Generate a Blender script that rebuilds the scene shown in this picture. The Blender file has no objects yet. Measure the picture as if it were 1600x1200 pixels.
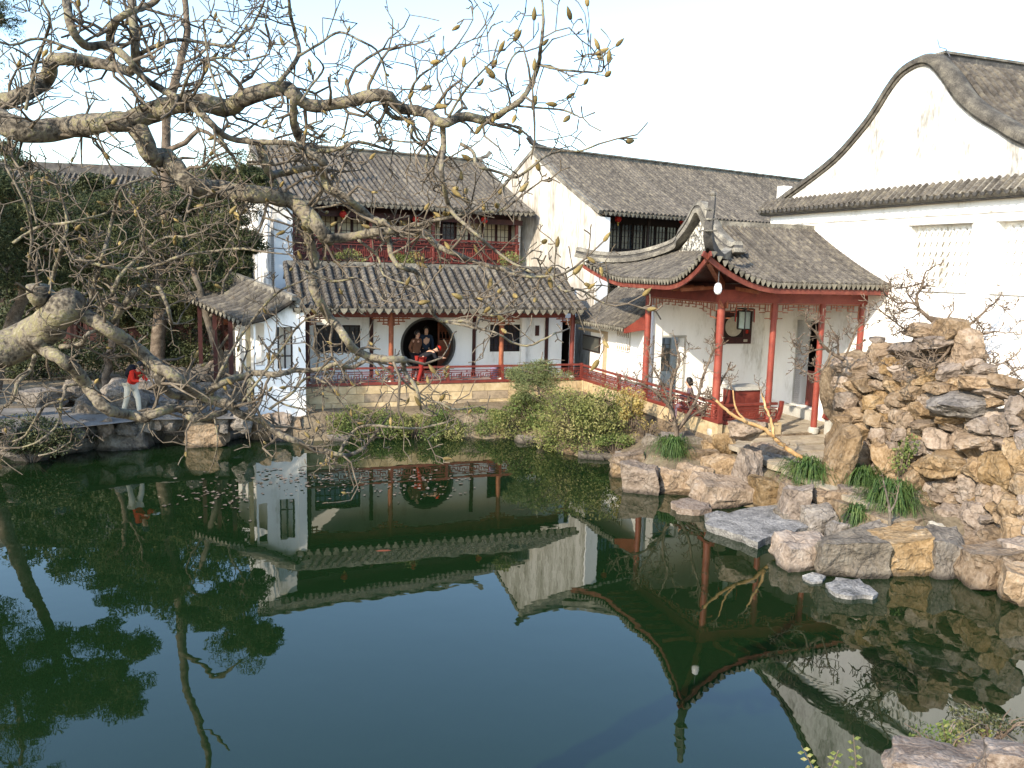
import bpy, bmesh, math, random
from math import sin, cos, pi, radians, sqrt, atan2, hypot, tan
from mathutils import Vector, Matrix, noise

scene = bpy.context.scene
COL = scene.collection
V3 = Vector

# ------------------------------------------------------------------ camera
CAM_F, CAM_P, CAM_R, CAM_H = 1290.0, radians(8.1), 0.025, 5.2     # focal length in px of a 1600 px wide frame
FW = V3((0, cos(CAM_P), -sin(CAM_P))); DN = V3((0, -sin(CAM_P), -cos(CAM_P))); RT = V3((1, 0, 0))
cd = bpy.data.cameras.new('camera'); cam = bpy.data.objects.new('camera', cd); COL.objects.link(cam)
cx = cos(CAM_R) * RT - sin(CAM_R) * DN
cy = -(sin(CAM_R) * RT + cos(CAM_R) * DN)
cz = -FW
cam.matrix_world = Matrix(((cx.x, cy.x, cz.x, 0), (cx.y, cy.y, cz.y, 0), (cx.z, cy.z, cz.z, CAM_H), (0, 0, 0, 1)))
cd.sensor_fit = 'HORIZONTAL'; cd.sensor_width = 36; cd.lens = 36 * CAM_F / 1600; cd.clip_end = 3000; cd.clip_start = 0.1
scene.camera = cam

# ------------------------------------------------------------------ sky and sun
SUN_EL = radians(31.5); SUN_D = V3((-0.61, -0.79, 0)).normalized()
w = bpy.data.worlds.new('World'); scene.world = w; w.use_nodes = True
nt = w.node_tree; nt.nodes.clear()
sky = nt.nodes.new('ShaderNodeTexSky'); sky.sky_type = 'NISHITA'; sky.sun_disc = False
sky.sun_elevation = SUN_EL; sky.sun_rotation = atan2(SUN_D.x, SUN_D.y)
sky.altitude = 10; sky.air_density = 1.35; sky.dust_density = 1.0; sky.ozone_density = 3.6
bg = nt.nodes.new('ShaderNodeBackground'); bg.inputs['Strength'].default_value = 0.15
wo = nt.nodes.new('ShaderNodeOutputWorld')
nt.links.new(sky.outputs[0], bg.inputs[0]); nt.links.new(bg.outputs[0], wo.inputs[0])
sl = bpy.data.lights.new('sun', 'SUN'); sl.energy = 2.75; sl.angle = radians(0.53); sl.color = (1.0, 0.87, 0.69)
so = bpy.data.objects.new('sun', sl); COL.objects.link(so)
sd = V3((SUN_D.x * cos(SUN_EL), SUN_D.y * cos(SUN_EL), sin(SUN_EL)))
so.rotation_euler = sd.to_track_quat('Z', 'Y').to_euler(); so.location = sd * 60
vs = scene.view_settings
vs.view_transform = 'Standard'; vs.look = 'None'; vs.exposure = 1.56; vs.gamma = 1; vs.use_curve_mapping = False
scene.cycles.use_denoising = True
scene.cycles.max_bounces = 8
scene.cycles.sample_clamp_indirect = 6

# ------------------------------------------------------------------ survey helpers: a photograph ray met with a known plane of the place
def ray(px, py):
    u = (px - 800) / CAM_F; v = (py - 600) / CAM_F
    c, s = cos(CAM_R), sin(CAM_R)
    return (c * u + s * v) * RT + (-s * u + c * v) * DN + FW
CAMO = V3((0, 0, CAM_H))
def atz(px, py, z):
    d = ray(px, py); return CAMO + d * ((z - CAM_H) / d.z)
def aty(px, py, y):
    d = ray(px, py); return CAMO + d * (y / d.y)
class Frame:
    """a building's own axes: x along the front, y away behind it, z up"""
    def __init__(s, ox, oy, deg):
        a = radians(deg); s.o = V3((ox, oy, 0)); s.a = a
        s.x = V3((cos(a), sin(a), 0)); s.y = V3((-sin(a), cos(a), 0))
    def w(s, x, y, z): return s.o + s.x * x + s.y * y + V3((0, 0, z))
    def loc(s, p): d = p - s.o; return V3((d.dot(s.x), d.dot(s.y), d.z))
    def on_y(s, px, py, y):            # where the ray meets the plane local y = y
        d = ray(px, py); t = ((s.o + s.y * y) - CAMO).dot(s.y) / d.dot(s.y); return s.loc(CAMO + d * t)
    def on_x(s, px, py, x):
        d = ray(px, py); t = ((s.o + s.x * x) - CAMO).dot(s.x) / d.dot(s.x); return s.loc(CAMO + d * t)

# ------------------------------------------------------------------ mesh helpers
class MB:
    def __init__(s): s.v = []; s.f = []
    def quad(s, a, b, c, d):
        n = len(s.v); s.v += [tuple(a), tuple(b), tuple(c), tuple(d)]; s.f.append((n, n+1, n+2, n+3)); return s
    def tri(s, a, b, c):
        n = len(s.v); s.v += [tuple(a), tuple(b), tuple(c)]; s.f.append((n, n+1, n+2)); return s
    def box(s, x0, x1, y0, y1, z0, z1):
        n = len(s.v)
        s.v += [(x0,y0,z0),(x1,y0,z0),(x1,y1,z0),(x0,y1,z0),(x0,y0,z1),(x1,y0,z1),(x1,y1,z1),(x0,y1,z1)]
        s.f += [(n,n+3,n+2,n+1),(n+4,n+5,n+6,n+7),(n,n+1,n+5,n+4),(n+1,n+2,n+6,n+5),(n+2,n+3,n+7,n+6),(n+3,n,n+4,n+7)]
        return s
    def bar(s, a, b, wx, wy, up=(0, 0, 1)):      # a rectangular bar from a to b
        a = V3(a); b = V3(b); d = (b - a).normalized(); up = V3(up)
        if abs(d.dot(up)) > .98: up = V3((0, 1, 0))
        sx = d.cross(up).normalized() * (wx / 2); sy = sx.cross(d).normalized() * (wy / 2)
        n = len(s.v)
        for p in (a, b):
            for q in (-sx - sy, sx - sy, sx + sy, -sx + sy): s.v.append(tuple(p + q))
        s.f += [(n,n+1,n+2,n+3),(n+7,n+6,n+5,n+4),(n,n+4,n+5,n+1),(n+1,n+5,n+6,n+2),(n+2,n+6,n+7,n+3),(n+3,n+7,n+4,n)]
        return s
    def tube(s, pts, rad, k=8, cap=True):
        pts = [V3(p) for p in pts]; n0 = len(s.v); m = len(pts)
        ref = None
        for i, p in enumerate(pts):
            d = (pts[min(i+1, m-1)] - pts[max(i-1, 0)])
            d = d.normalized() if d.length > 1e-9 else V3((0, 0, 1))
            if ref is None: ref = V3((0, 0, 1)) if abs(d.z) < .9 else V3((1, 0, 0))
            sx = d.cross(ref)
            if sx.length < 1e-6: sx = d.cross(V3((.3, .5, .8)))
            sx.normalize(); sy = sx.cross(d); ref = sy * 1.0
            r = rad[i] if hasattr(rad, '__len__') else rad
            for j in range(k):
                a = 2 * pi * j / k; q = p + sx * (cos(a) * r) + sy * (sin(a) * r); s.v.append((q.x, q.y, q.z))
            ref = sy
        for i in range(m - 1):
            for j in range(k):
                a = n0 + i*k + j; b = n0 + i*k + (j+1) % k
                s.f.append((a, b, b + k, a + k))
        if cap:
            s.f.append(tuple(n0 + j for j in reversed(range(k)))); s.f.append(tuple(n0 + (m-1)*k + j for j in range(k)))
        return s
    def lathe(s, prof, k=12, c=(0, 0, 0)):       # prof: (radius, z)
        n0 = len(s.v)
        for r, z in prof:
            for j in range(k):
                a = 2*pi*j/k; s.v.append((c[0]+r*cos(a), c[1]+r*sin(a), c[2]+z))
        for i in range(len(prof)-1):
            for j in range(k):
                a = n0+i*k+j; b = n0+i*k+(j+1) % k; s.f.append((a, b, b+k, a+k))
        s.f.append(tuple(n0+j for j in reversed(range(k)))); s.f.append(tuple(n0+(len(prof)-1)*k+j for j in range(k)))
        return s
    def prism(s, poly, h, axis='y'):             # poly: 2D outline; h = (from, to) along the axis; y: (x, z), x: (y, z), z: (x, y)
        n = len(s.v); m = len(poly)
        for t in h:
            for p, q in poly:
                s.v.append((p, t, q) if axis == 'y' else (t, p, q) if axis == 'x' else (p, q, t))
        s.f.append(tuple(n+i for i in range(m))); s.f.append(tuple(n+m+i for i in reversed(range(m))))
        for i in range(m):
            j = (i+1) % m; s.f.append((n+i, n+j, n+m+j, n+m+i))
        return s
    def strip(s, rows):                          # grid of points rows[i][j]
        n = len(s.v); m = len(rows[0])
        for r in rows: s.v += [tuple(p) for p in r]
        for i in range(len(rows)-1):
            for j in range(m-1):
                a = n+i*m+j; s.f.append((a, a+1, a+m+1, a+m))
        return s
    def sweep(s, path, prof, up=(0, 0, 1)):      # closed 2D profile (side, up) swept along a path
        path = [V3(p) for p in path]; n0 = len(s.v); k = len(prof); m = len(path)
        for i, p in enumerate(path):
            d = (path[min(i+1, m-1)] - path[max(i-1, 0)]).normalized()
            sx = d.cross(V3(up)).normalized(); sy = sx.cross(d).normalized()
            for a, b in prof: q = p + sx*a + sy*b; s.v.append(tuple(q))
        for i in range(m-1):
            for j in range(k):
                a = n0+i*k+j; b = n0+i*k+(j+1) % k; s.f.append((a, b, b+k, a+k))
        s.f.append(tuple(n0+j for j in reversed(range(k)))); s.f.append(tuple(n0+(m-1)*k+j for j in range(k)))
        return s
    def mesh(s, name, m, smooth=False, fix=True):
        me = bpy.data.meshes.new(name); me.from_pydata(s.v, [], s.f)
        if fix:
            bm = bmesh.new(); bm.from_mesh(me); bmesh.ops.recalc_face_normals(bm, faces=bm.faces); bm.to_mesh(me); bm.free()
        if m is not None: me.materials.append(m)
        if smooth:
            me.shade_smooth()
            if smooth != 'all': me.set_sharp_from_angle(angle=radians(smooth if smooth > 1 else 40))
        return me
    def build(s, name, m, parent=None, smooth=False, fix=True, kind=None):
        return put(name, s.mesh(name, m, smooth, fix), parent, kind=kind)
def put(name, me, parent=None, loc=None, rot=None, sc=None, kind=None):
    o = bpy.data.objects.new(name, me); COL.objects.link(o)
    if parent is not None: o.parent = parent
    if loc is not None: o.location = loc
    if rot is not None: o.rotation_euler = rot
    if sc is not None: o.scale = sc if hasattr(sc, '__len__') else (sc, sc, sc)
    if kind: o['kind'] = kind
    return o
def tag(o, label, cat, group=None):
    o['label'] = label; o['category'] = cat
    if group: o['group'] = group
    return o
def thing(name, label, cat, loc=(0, 0, 0), rz=0, group=None):
    o = bpy.data.objects.new(name, None); COL.objects.link(o); o.location = loc; o.rotation_euler = (0, 0, rz)
    o.empty_display_size = .2
    return tag(o, label, cat, group)
def at_frame(name, label, cat, fr): return thing(name, label, cat, fr.o, fr.a)
def group_part(name, parent):
    o = bpy.data.objects.new(name, None); COL.objects.link(o); o.parent = parent; o.empty_display_size = .1; return o
def lerp(a, b, t): return a + (b - a) * t
def sm(t): t = max(0, min(1, t)); return t*t*(3-2*t)
def poly_at(P, x):                               # piecewise linear
    if x <= P[0][0]: return P[0][1]
    for (a, b), (c, d) in zip(P, P[1:]):
        if x <= c: return lerp(b, d, (x-a)/(c-a))
    return P[-1][1]

# ------------------------------------------------------------------ materials
MATS = {}
def mat(name, cols, scale=3.0, rough=.85, bump=.15, bscale=40, rnd=0.0, stretch=(1, 1, 1), fine=0.35, spec=.3, detail=6, hue=0.0, bdist=.02, extra=None, obj=False, transl=0, wet=False):
    """cols: list of (position, colour) for a ramp driven by world-space noise; rnd varies the brightness per object"""
    m = bpy.data.materials.new(name); m.use_nodes = True; MATS[name] = m
    n = m.node_tree.nodes; L = m.node_tree.links; b = n['Principled BSDF']
    b.inputs['Roughness'].default_value = rough; b.inputs['Specular IOR Level'].default_value = spec
    if obj:
        tc = n.new('ShaderNodeTexCoord'); pos = tc.outputs['Object']
    else:
        g = n.new('ShaderNodeNewGeometry'); pos = g.outputs['Position']
    oi = n.new('ShaderNodeObjectInfo')
    mp = n.new('ShaderNodeMapping'); mp.inputs['Scale'].default_value = stretch; L.new(pos, mp.inputs['Vector'])
    add = n.new('ShaderNodeVectorMath'); add.operation = 'MULTIPLY_ADD'
    L.new(oi.outputs['Random'], add.inputs[0]); add.inputs[1].default_value = (7.3, 3.1, 5.7) if rnd else (0, 0, 0); L.new(mp.outputs[0], add.inputs[2])
    nz = n.new('ShaderNodeTexNoise'); nz.inputs['Scale'].default_value = scale; nz.inputs['Detail'].default_value = detail; nz.inputs['Roughness'].default_value = .6
    L.new(add.outputs[0], nz.inputs['Vector'])
    nf = n.new('ShaderNodeTexNoise'); nf.inputs['Scale'].default_value = bscale; nf.inputs['Detail'].default_value = 4
    L.new(add.outputs[0], nf.inputs['Vector'])
    mx = n.new('ShaderNodeMath'); mx.operation = 'MULTIPLY_ADD'
    sb = n.new('ShaderNodeMath'); sb.operation = 'SUBTRACT'; L.new(nf.outputs[0], sb.inputs[0]); sb.inputs[1].default_value = .5
    L.new(sb.outputs[0], mx.inputs[0]); mx.inputs[1].default_value = fine; L.new(nz.outputs[0], mx.inputs[2])
    rp = n.new('ShaderNodeValToRGB'); L.new(mx.outputs[0], rp.inputs[0])
    el = rp.color_ramp.elements
    while len(el) < len(cols): el.new(.5)
    for e, (p, c) in zip(el, cols): e.position = p; e.color = (*c, 1)
    out = rp.outputs[0]
    if rnd or hue:
        hs = n.new('ShaderNodeHueSaturation'); L.new(out, hs.inputs['Color'])
        mr = n.new('ShaderNodeMapRange'); L.new(oi.outputs['Random'], mr.inputs[0]); mr.inputs[3].default_value = 1-rnd; mr.inputs[4].default_value = 1+rnd
        L.new(mr.outputs[0], hs.inputs['Value'])
        if hue:
            wn = n.new('ShaderNodeTexWhiteNoise'); wn.noise_dimensions = '1D'; L.new(oi.outputs['Random'], wn.inputs['W'])
            m2 = n.new('ShaderNodeMapRange'); L.new(wn.outputs['Value'], m2.inputs[0]); m2.inputs[3].default_value = .5-hue; m2.inputs[4].default_value = .5+hue
            L.new(m2.outputs[0], hs.inputs['Hue'])
            m3 = n.new('ShaderNodeMapRange'); L.new(wn.outputs['Value'], m3.inputs[0]); m3.inputs[3].default_value = .6; m3.inputs[4].default_value = 1.2
            L.new(m3.outputs[0], hs.inputs['Saturation'])
        out = hs.outputs[0]
    hgt = mx.outputs[0]
    if extra:                                    # fissures: dark thin lines along distorted cell edges
        vo = n.new('ShaderNodeTexVoronoi'); vo.feature = 'DISTANCE_TO_EDGE'; vo.inputs['Scale'].default_value = extra
        ds = n.new('ShaderNodeVectorMath'); ds.operation = 'MULTIPLY_ADD'; L.new(nz.outputs['Color'], ds.inputs[0]); ds.inputs[1].default_value = (.55, .55, .55); L.new(add.outputs[0], ds.inputs[2])
        L.new(ds.outputs[0], vo.inputs['Vector'])
        cr = n.new('ShaderNodeMapRange'); L.new(vo.outputs['Distance'], cr.inputs[0]); cr.inputs[1].default_value = 0; cr.inputs[2].default_value = .035; cr.inputs[3].default_value = .66; cr.inputs[4].default_value = 1
        ml = n.new('ShaderNodeMix'); ml.data_type = 'RGBA'; ml.blend_type = 'MULTIPLY'; ml.inputs[0].default_value = 1
        L.new(out, ml.inputs[6]); L.new(cr.outputs[0], ml.inputs[7]); out = ml.outputs[2]
        ha_ = n.new('ShaderNodeMath'); ha_.operation = 'MULTIPLY_ADD'; L.new(cr.outputs[0], ha_.inputs[0]); ha_.inputs[1].default_value = .5; L.new(mx.outputs[0], ha_.inputs[2]); hgt = ha_.outputs[0]
    if wet:                                      # damp, algae-dark line where stones stand in the pond
        sx_ = n.new('ShaderNodeSeparateXYZ'); L.new(pos, sx_.inputs[0])
        wz = n.new('ShaderNodeMath'); wz.operation = 'MULTIPLY_ADD'; L.new(nz.outputs[0], wz.inputs[0]); wz.inputs[1].default_value = -.16; L.new(sx_.outputs[2], wz.inputs[2])
        wr_ = n.new('ShaderNodeMapRange'); L.new(wz.outputs[0], wr_.inputs[0]); wr_.inputs[1].default_value = -.05; wr_.inputs[2].default_value = .05; wr_.inputs[3].default_value = .32; wr_.inputs[4].default_value = 1
        wm_ = n.new('ShaderNodeMix'); wm_.data_type = 'RGBA'; wm_.blend_type = 'MULTIPLY'; wm_.inputs[0].default_value = 1; L.new(out, wm_.inputs[6]); L.new(wr_.outputs[0], wm_.inputs[7]); out = wm_.outputs[2]
    L.new(out, b.inputs['Base Color'])
    if bump:
        bp = n.new('ShaderNodeBump'); bp.inputs['Strength'].default_value = bump; bp.inputs['Distance'].default_value = bdist
        L.new(hgt, bp.inputs['Height']); L.new(bp.outputs[0], b.inputs['Normal'])
    if transl:
        tr = n.new('ShaderNodeBsdfTranslucent'); L.new(out, tr.inputs[0])
        ms = n.new('ShaderNodeMixShader'); ms.inputs[0].default_value = transl
        L.new(b.outputs[0], ms.inputs[1]); L.new(tr.outputs[0], ms.inputs[2])
        L.new(ms.outputs[0], n['Material Output'].inputs['Surface'])
    return m

plaster = mat('plaster', [(.22, (.26, .24, .20)), (.33, (.60, .58, .53)), (.45, (.79, .78, .75)), (.6, (.83, .82, .79))], 1.6, .9, .1, 20, stretch=(1, 1, .3), fine=.25)
plaster_old = mat('plaster_weathered', [(.22, (.13, .125, .115)), (.34, (.33, .31, .28)), (.46, (.58, .56, .51)), (.6, (.77, .75, .71))], 1.9, .92, .12, 16, stretch=(1, 1, .22), fine=.4)
tile = mat('roof_tile', [(.30, (.042, .037, .032)), (.5, (.088, .079, .067)), (.66, (.145, .128, .098)), (.8, (.19, .17, .115))], 5, .9, .3, 60, rnd=.22, fine=.5)
pan = mat('pan_tile', [(.3, (.019, .017, .014)), (.55, (.042, .036, .03)), (.72, (.08, .068, .048))], 6, .92, .3, 50, fine=.5)
drip_m = mat('drip_tile', [(.3, (.095, .086, .065)), (.55, (.18, .165, .13)), (.72, (.24, .22, .16))], 8, .9, .2, 60, rnd=.25, fine=.4)
ridge_m = mat('ridge_stucco', [(.28, (.055, .05, .043)), (.5, (.135, .125, .105)), (.7, (.28, .26, .21))], 3, .9, .3, 40, fine=.6)
ridge_dark = mat('ridge_brick', [(.3, (.03, .03, .03)), (.6, (.085, .08, .075)), (.75, (.2, .19, .15))], 4, .85, .2, 40, fine=.5)
red = mat('red_lacquer', [(.3, (.095, .019, .014)), (.55, (.155, .030, .021)), (.75, (.20, .048, .032))], 4, .5, .05, 60, fine=.2, spec=.4)
redb = mat('red_column_lacquer', [(.28, (.13, .028, .02)), (.5, (.22, .043, .028)), (.7, (.25, .062, .04)), (.85, (.27, .12, .085))], 3, .55, .08, 40, fine=.5, spec=.35)
fasc = mat('weathered_fascia', [(.3, (.10, .024, .016)), (.55, (.16, .040, .026)), (.75, (.20, .075, .047))], 4, .65, .1, 40, fine=.5)
redold = mat('worn_red_wood', [(.3, (.16, .045, .022)), (.55, (.25, .08, .038)), (.75, (.32, .14, .075))], 6, .6, .1, 60, fine=.4)
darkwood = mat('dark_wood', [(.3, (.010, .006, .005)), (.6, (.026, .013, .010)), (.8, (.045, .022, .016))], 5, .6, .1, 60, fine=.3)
maroon = mat('maroon_wood', [(.3, (.026, .008, .007)), (.6, (.052, .014, .012)), (.8, (.08, .024, .018))], 5, .55, .1, 60, fine=.3)
paper = mat('window_paper', [(.3, (.32, .27, .18)), (.6, (.48, .42, .30)), (.8, (.55, .50, .40))], 4, .8, 0, 30, fine=.2)
glass = mat('dark_glass', [(.4, (.012, .018, .026)), (.7, (.03, .04, .055))], 4, .12, 0, 30, fine=.1, spec=.6)
sand = mat('sandstone_block', [(.3, (.30, .22, .12)), (.5, (.43, .33, .19)), (.7, (.50, .40, .25))], 5, .9, .2, 60, rnd=.10, fine=.4)
sandgrey = mat('grey_stone_block', [(.3, (.16, .125, .085)), (.6, (.28, .22, .15))], 7, .9, .25, 60, rnd=.2, fine=.4)
rock = mat('yellow_stone', [(.20, (.075, .050, .031)), (.38, (.165, .112, .066)), (.55, (.222, .160, .102)), (.78, (.275, .218, .158))], 2.4, .92, .9, 15, rnd=.26, hue=.005, wet=True, fine=.7, bdist=.07, extra=1.5)
rockg = mat('grey_stone', [(.25, (.065, .056, .046)), (.45, (.135, .114, .092)), (.75, (.205, .180, .148))], 3.0, .92, .9, 16, rnd=.22, hue=.006, wet=True, fine=.7, bdist=.07, extra=1.6)
slabm = mat('paving_slab', [(.3, (.20, .165, .12)), (.5, (.30, .255, .19)), (.72, (.38, .335, .26))], 3, .9, .25, 50, rnd=.13, fine=.5)
earth = mat('earth', [(.3, (.07, .055, .035)), (.5, (.14, .11, .07)), (.72, (.22, .18, .12))], 1.3, .95, .5, 18, fine=.6)
mortar = mat('packed_earth_and_mortar', [(.3, (.07, .05, .032)), (.52, (.17, .125, .08)), (.72, (.26, .205, .14))], 2.2, .95, .7, 14, fine=.7, bdist=.08)
pathm = mat('path_gravel', [(.3, (.09, .085, .075)), (.55, (.15, .14, .125)), (.75, (.21, .20, .18))], 2, .95, .4, 60, fine=.6)
bark = mat('magnolia_bark', [(.30, (.028, .024, .018)), (.42, (.082, .070, .053)), (.53, (.165, .143, .110)), (.63, (.165, .150, .078)), (.78, (.28, .25, .20))], 11, .92, 1.0, 60, fine=.75, bdist=.012, stretch=(1, 1, 1))
twigm = mat('magnolia_twig', [(.3, (.045, .036, .027)), (.55, (.12, .098, .072)), (.75, (.20, .168, .125))], 12, .9, .2, 90, fine=.4)
budm = mat('magnolia_bud', [(.3, (.09, .065, .022)), (.55, (.19, .14, .05)), (.75, (.28, .225, .11))], 20, .8, .3, 120, rnd=.28, fine=.4)
bark2 = mat('brown_bark', [(.3, (.05, .037, .026)), (.55, (.13, .10, .075)), (.75, (.24, .20, .15))], 6, .95, .6, 40, fine=.6)
palebark = mat('pale_bark', [(.3, (.05, .042, .033)), (.55, (.115, .098, .077)), (.75, (.18, .155, .125))], 5, .95, .4, 50, fine=.5)
goldbark = mat('golden_bark', [(.3, (.30, .17, .07)), (.55, (.46, .29, .13)), (.75, (.55, .40, .22))], 6, .9, .4, 50, fine=.5)
thinbark = mat('shrub_twig', [(.3, (.07, .05, .035)), (.55, (.14, .105, .075)), (.75, (.22, .175, .13))], 8, .9, 0, 50, fine=.3)
pine = mat('pine_needles', [(.30, (.016, .025, .010)), (.48, (.044, .058, .021)), (.62, (.088, .092, .034)), (.8, (.15, .125, .05))], 1.3, .8, 0, 22, fine=.9, transl=.15)
evergreen = mat('evergreen_leaves', [(.30, (.018, .026, .011)), (.5, (.048, .060, .023)), (.66, (.092, .095, .040)), (.8, (.14, .118, .058))], 1.2, .6, 0, 22, fine=.9, transl=.15)
jasmine = mat('jasmine_leaves', [(.30, (.055, .075, .018)), (.45, (.125, .150, .038)), (.58, (.21, .21, .07)), (.72, (.31, .265, .12))], 1.1, .75, 0, 26, fine=1.0, transl=.22)
bushgreen = mat('bank_leaves', [(.30, (.045, .075, .018)), (.48, (.10, .145, .037)), (.62, (.18, .19, .062)), (.78, (.26, .215, .10))], 1.2, .75, 0, 26, fine=1.0, transl=.22)
softpine = mat('young_pine_needles', [(.30, (.05, .075, .025)), (.5, (.12, .145, .055)), (.7, (.22, .23, .10))], 1.5, .8, 0, 26, fine=.8, transl=.2)
strawleaf = mat('straw_leaves', [(.30, (.22, .16, .05)), (.5, (.40, .31, .10)), (.7, (.50, .42, .18))], 1.5, .8, 0, 26, fine=.8, transl=.25)
grassm = mat('sedge_blades', [(.30, (.018, .045, .010)), (.5, (.045, .088, .020)), (.72, (.11, .15, .04))], 3, .6, 0, 30, fine=.8, transl=.2)
leafm = mat('floating_leaf', [(.3, (.05, .034, .02)), (.55, (.13, .098, .07)), (.75, (.24, .21, .18))], 6, .4, 0, 30, fine=.6)
def plain(name, c, rough=.6, spec=.3, bump=0, bscale=60): return mat(name, [(.3, tuple(x*.82 for x in c)), (.7, tuple(min(1, x*1.12) for x in c))], 6, rough, bump, bscale, fine=.3, spec=spec)
skin = plain('skin', (.52, .30, .20)); hairm = plain('black_hair', (.012, .010, .009), .5)
redcloth = plain('red_cloth', (.50, .03, .018), .9, .1); darkred = plain('dark_red_cloth', (.22, .022, .018), .9, .1); creamcloth = plain('cream_cloth', (.55, .50, .40), .9, .1); blackcloth = plain('black_cloth', (.018, .018, .022), .9, .1)
browncloth = plain('brown_cloth', (.15, .07, .04), .9, .1); navycloth = plain('navy_cloth', (.02, .03, .05), .9, .1); mauvecloth = plain('mauve_cloth', (.14, .10, .12), .9, .1)
whitepaint = plain('white_enamel', (.8, .8, .8), .3, .5); greenp = plain('green_plastic', (.05, .36, .22), .45, .4); purple = plain('violet_plastic', (.30, .26, .42), .5)
lanternm = plain('red_silk', (.36, .02, .012), .8); gold = plain('gold_tassel', (.55, .33, .06), .6); metal = plain('dark_metal', (.06, .06, .065), .4, .5); marble = plain('pale_marble', (.42, .38, .30), .5, .3, .1, 14)
bamboo = plain('old_bamboo', (.22, .17, .09), .8); koi = plain('koi_orange', (.11, .028, .010), .6); greyst = plain('grey_limestone', (.38, .37, .33), .85, .3, .2, 25)
coping_m = mat('coping_tile', [(.28, (.03, .027, .023)), (.5, (.075, .068, .056)), (.7, (.14, .127, .10))], 4, .9, .4, 40, fine=.6)
slate = plain('dark_slate', (.07, .068, .062), .7)
gable_m = mat('stained_limewash', [(.25, (.13, .12, .10)), (.38, (.26, .235, .195)), (.5, (.37, .345, .30)), (.66, (.55, .525, .475))], 1.7, .92, .12, 14, stretch=(1, 1, .2), fine=.5)
upper_m = mat('weathered_limewash', [(.24, (.16, .152, .138)), (.36, (.34, .325, .295)), (.46, (.50, .485, .45)), (.58, (.66, .645, .61))], 1.1, .92, .12, 12, stretch=(1, 1, .35), fine=.55)
relief = mat('carved_relief', [(.42, (.05, .05, .045)), (.52, (.30, .29, .26)), (.62, (.62, .60, .54))], 8, .9, .9, 18, fine=.5, bdist=.05)
# ------------------------------------------------------------------ ground and water
POND = [(-46, 13), (-24, 18.2), (-13.1, 20.9), (-11.5, 22.2), (-9.8, 23.1), (-8.6, 23.4), (-7.6, 24.2), (-6.6, 23.7), (-4.5, 23.95), (-3.1, 25.0), (-.5, 24.5), (.44, 25.2), (1.0, 23.9), (1.8, 22.5), (2.75, 22.6),
        (2.8, 20.7), (3.2, 19.6), (3.9, 19.3), (4.6, 18.7), (5.2, 18.0), (6.0, 17.3), (6.6, 16.4), (6.4, 15.4), (6.6, 14.8), (7.9, 14.6), (8.9, 14.9), (8.8, 13.2), (8.7, 12.3), (7.6, 10), (6.1, 8.3), (4.3, 7.1), (2.8, 6), (-10, 5.2), (-46, 5)]
def pond_sd(x, y):
    inside = False; best = 1e9; n = len(POND)
    for i in range(n):
        x0, y0 = POND[i]; x1, y1 = POND[(i+1) % n]
        if (y0 > y) != (y1 > y) and x < (x1-x0)*(y-y0)/(y1-y0)+x0: inside = not inside
        dx, dy = x1-x0, y1-y0; t = max(0, min(1, ((x-x0)*dx+(y-y0)*dy)/(dx*dx+dy*dy)))
        best = min(best, hypot(x-x0-t*dx, y-y0-t*dy))
    return -best if inside else best
def ground_z(x, y):
    d = pond_sd(x, y)
    if d < 0: return -0.12 - 1.1*sm(-d/1.6)
    z = -0.12 + .72*sm((d+.05)/.55) + .12*sm((d-.5)/3)
    z += .05*noise.noise(V3((x*.9, y*.9, 3)))*sm(d)
    if y > 20 and x < -6: z += .25*sm((d-4)/5)
    return z
m = MB(); xs = [-900, -300, -120, -60] + [-46+.62*i for i in range(int(74/.62)+1)] + [40, 70, 140, 400, 900]
ys = [-60, -20, 0] + [3+.62*i for i in range(int(36/.62)+1)] + [44, 52, 64, 90, 150, 400, 1500]
m.strip([[V3((x, y, ground_z(x, y))) for x in xs] for y in ys])
g = m.build('ground', earth, smooth='all'); g['kind'] = 'structure'

wm = bpy.data.materials.new('pond_water'); wm.use_nodes = True
n = wm.node_tree.nodes; L = wm.node_tree.links; b = n['Principled BSDF']
b.inputs['Base Color'].default_value = (.0050, .0142, .0043, 1); b.inputs['Roughness'].default_value = .012; b.inputs['IOR'].default_value = 1.52
g_ = n.new('ShaderNodeNewGeometry')
n1 = n.new('ShaderNodeTexNoise'); n1.inputs['Scale'].default_value = 1.1; n1.inputs['Detail'].default_value = 3; L.new(g_.outputs['Position'], n1.inputs['Vector'])
bp = n.new('ShaderNodeBump'); bp.inputs['Strength'].default_value = .10; bp.inputs['Distance'].default_value = .025; L.new(n1.outputs[0], bp.inputs['Height'])
# one spreading ring of ripples off the right bank
rc = atz(1300, 1092, 0)
sv = n.new('ShaderNodeVectorMath'); sv.operation = 'DISTANCE'; L.new(g_.outputs['Position'], sv.inputs[0]); sv.inputs[1].default_value = rc
sn = n.new('ShaderNodeMath'); sn.operation = 'MULTIPLY'; sn.inputs[1].default_value = 75; L.new(sv.outputs['Value'], sn.inputs[0])
s2 = n.new('ShaderNodeMath'); s2.operation = 'SINE'; L.new(sn.outputs[0], s2.inputs[0])
fo = n.new('ShaderNodeMapRange'); L.new(sv.outputs['Value'], fo.inputs[0]); fo.inputs[1].default_value = .15; fo.inputs[2].default_value = .6; fo.inputs[3].default_value = 1; fo.inputs[4].default_value = 0
mu = n.new('ShaderNodeMath'); mu.operation = 'MULTIPLY'; L.new(s2.outputs[0], mu.inputs[0]); L.new(fo.outputs[0], mu.inputs[1])
bp2 = n.new('ShaderNodeBump'); bp2.inputs['Strength'].default_value = .009; bp2.inputs['Distance'].default_value = .006; L.new(mu.outputs[0], bp2.inputs['Height']); L.new(bp.outputs[0], bp2.inputs['Normal'])
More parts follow.
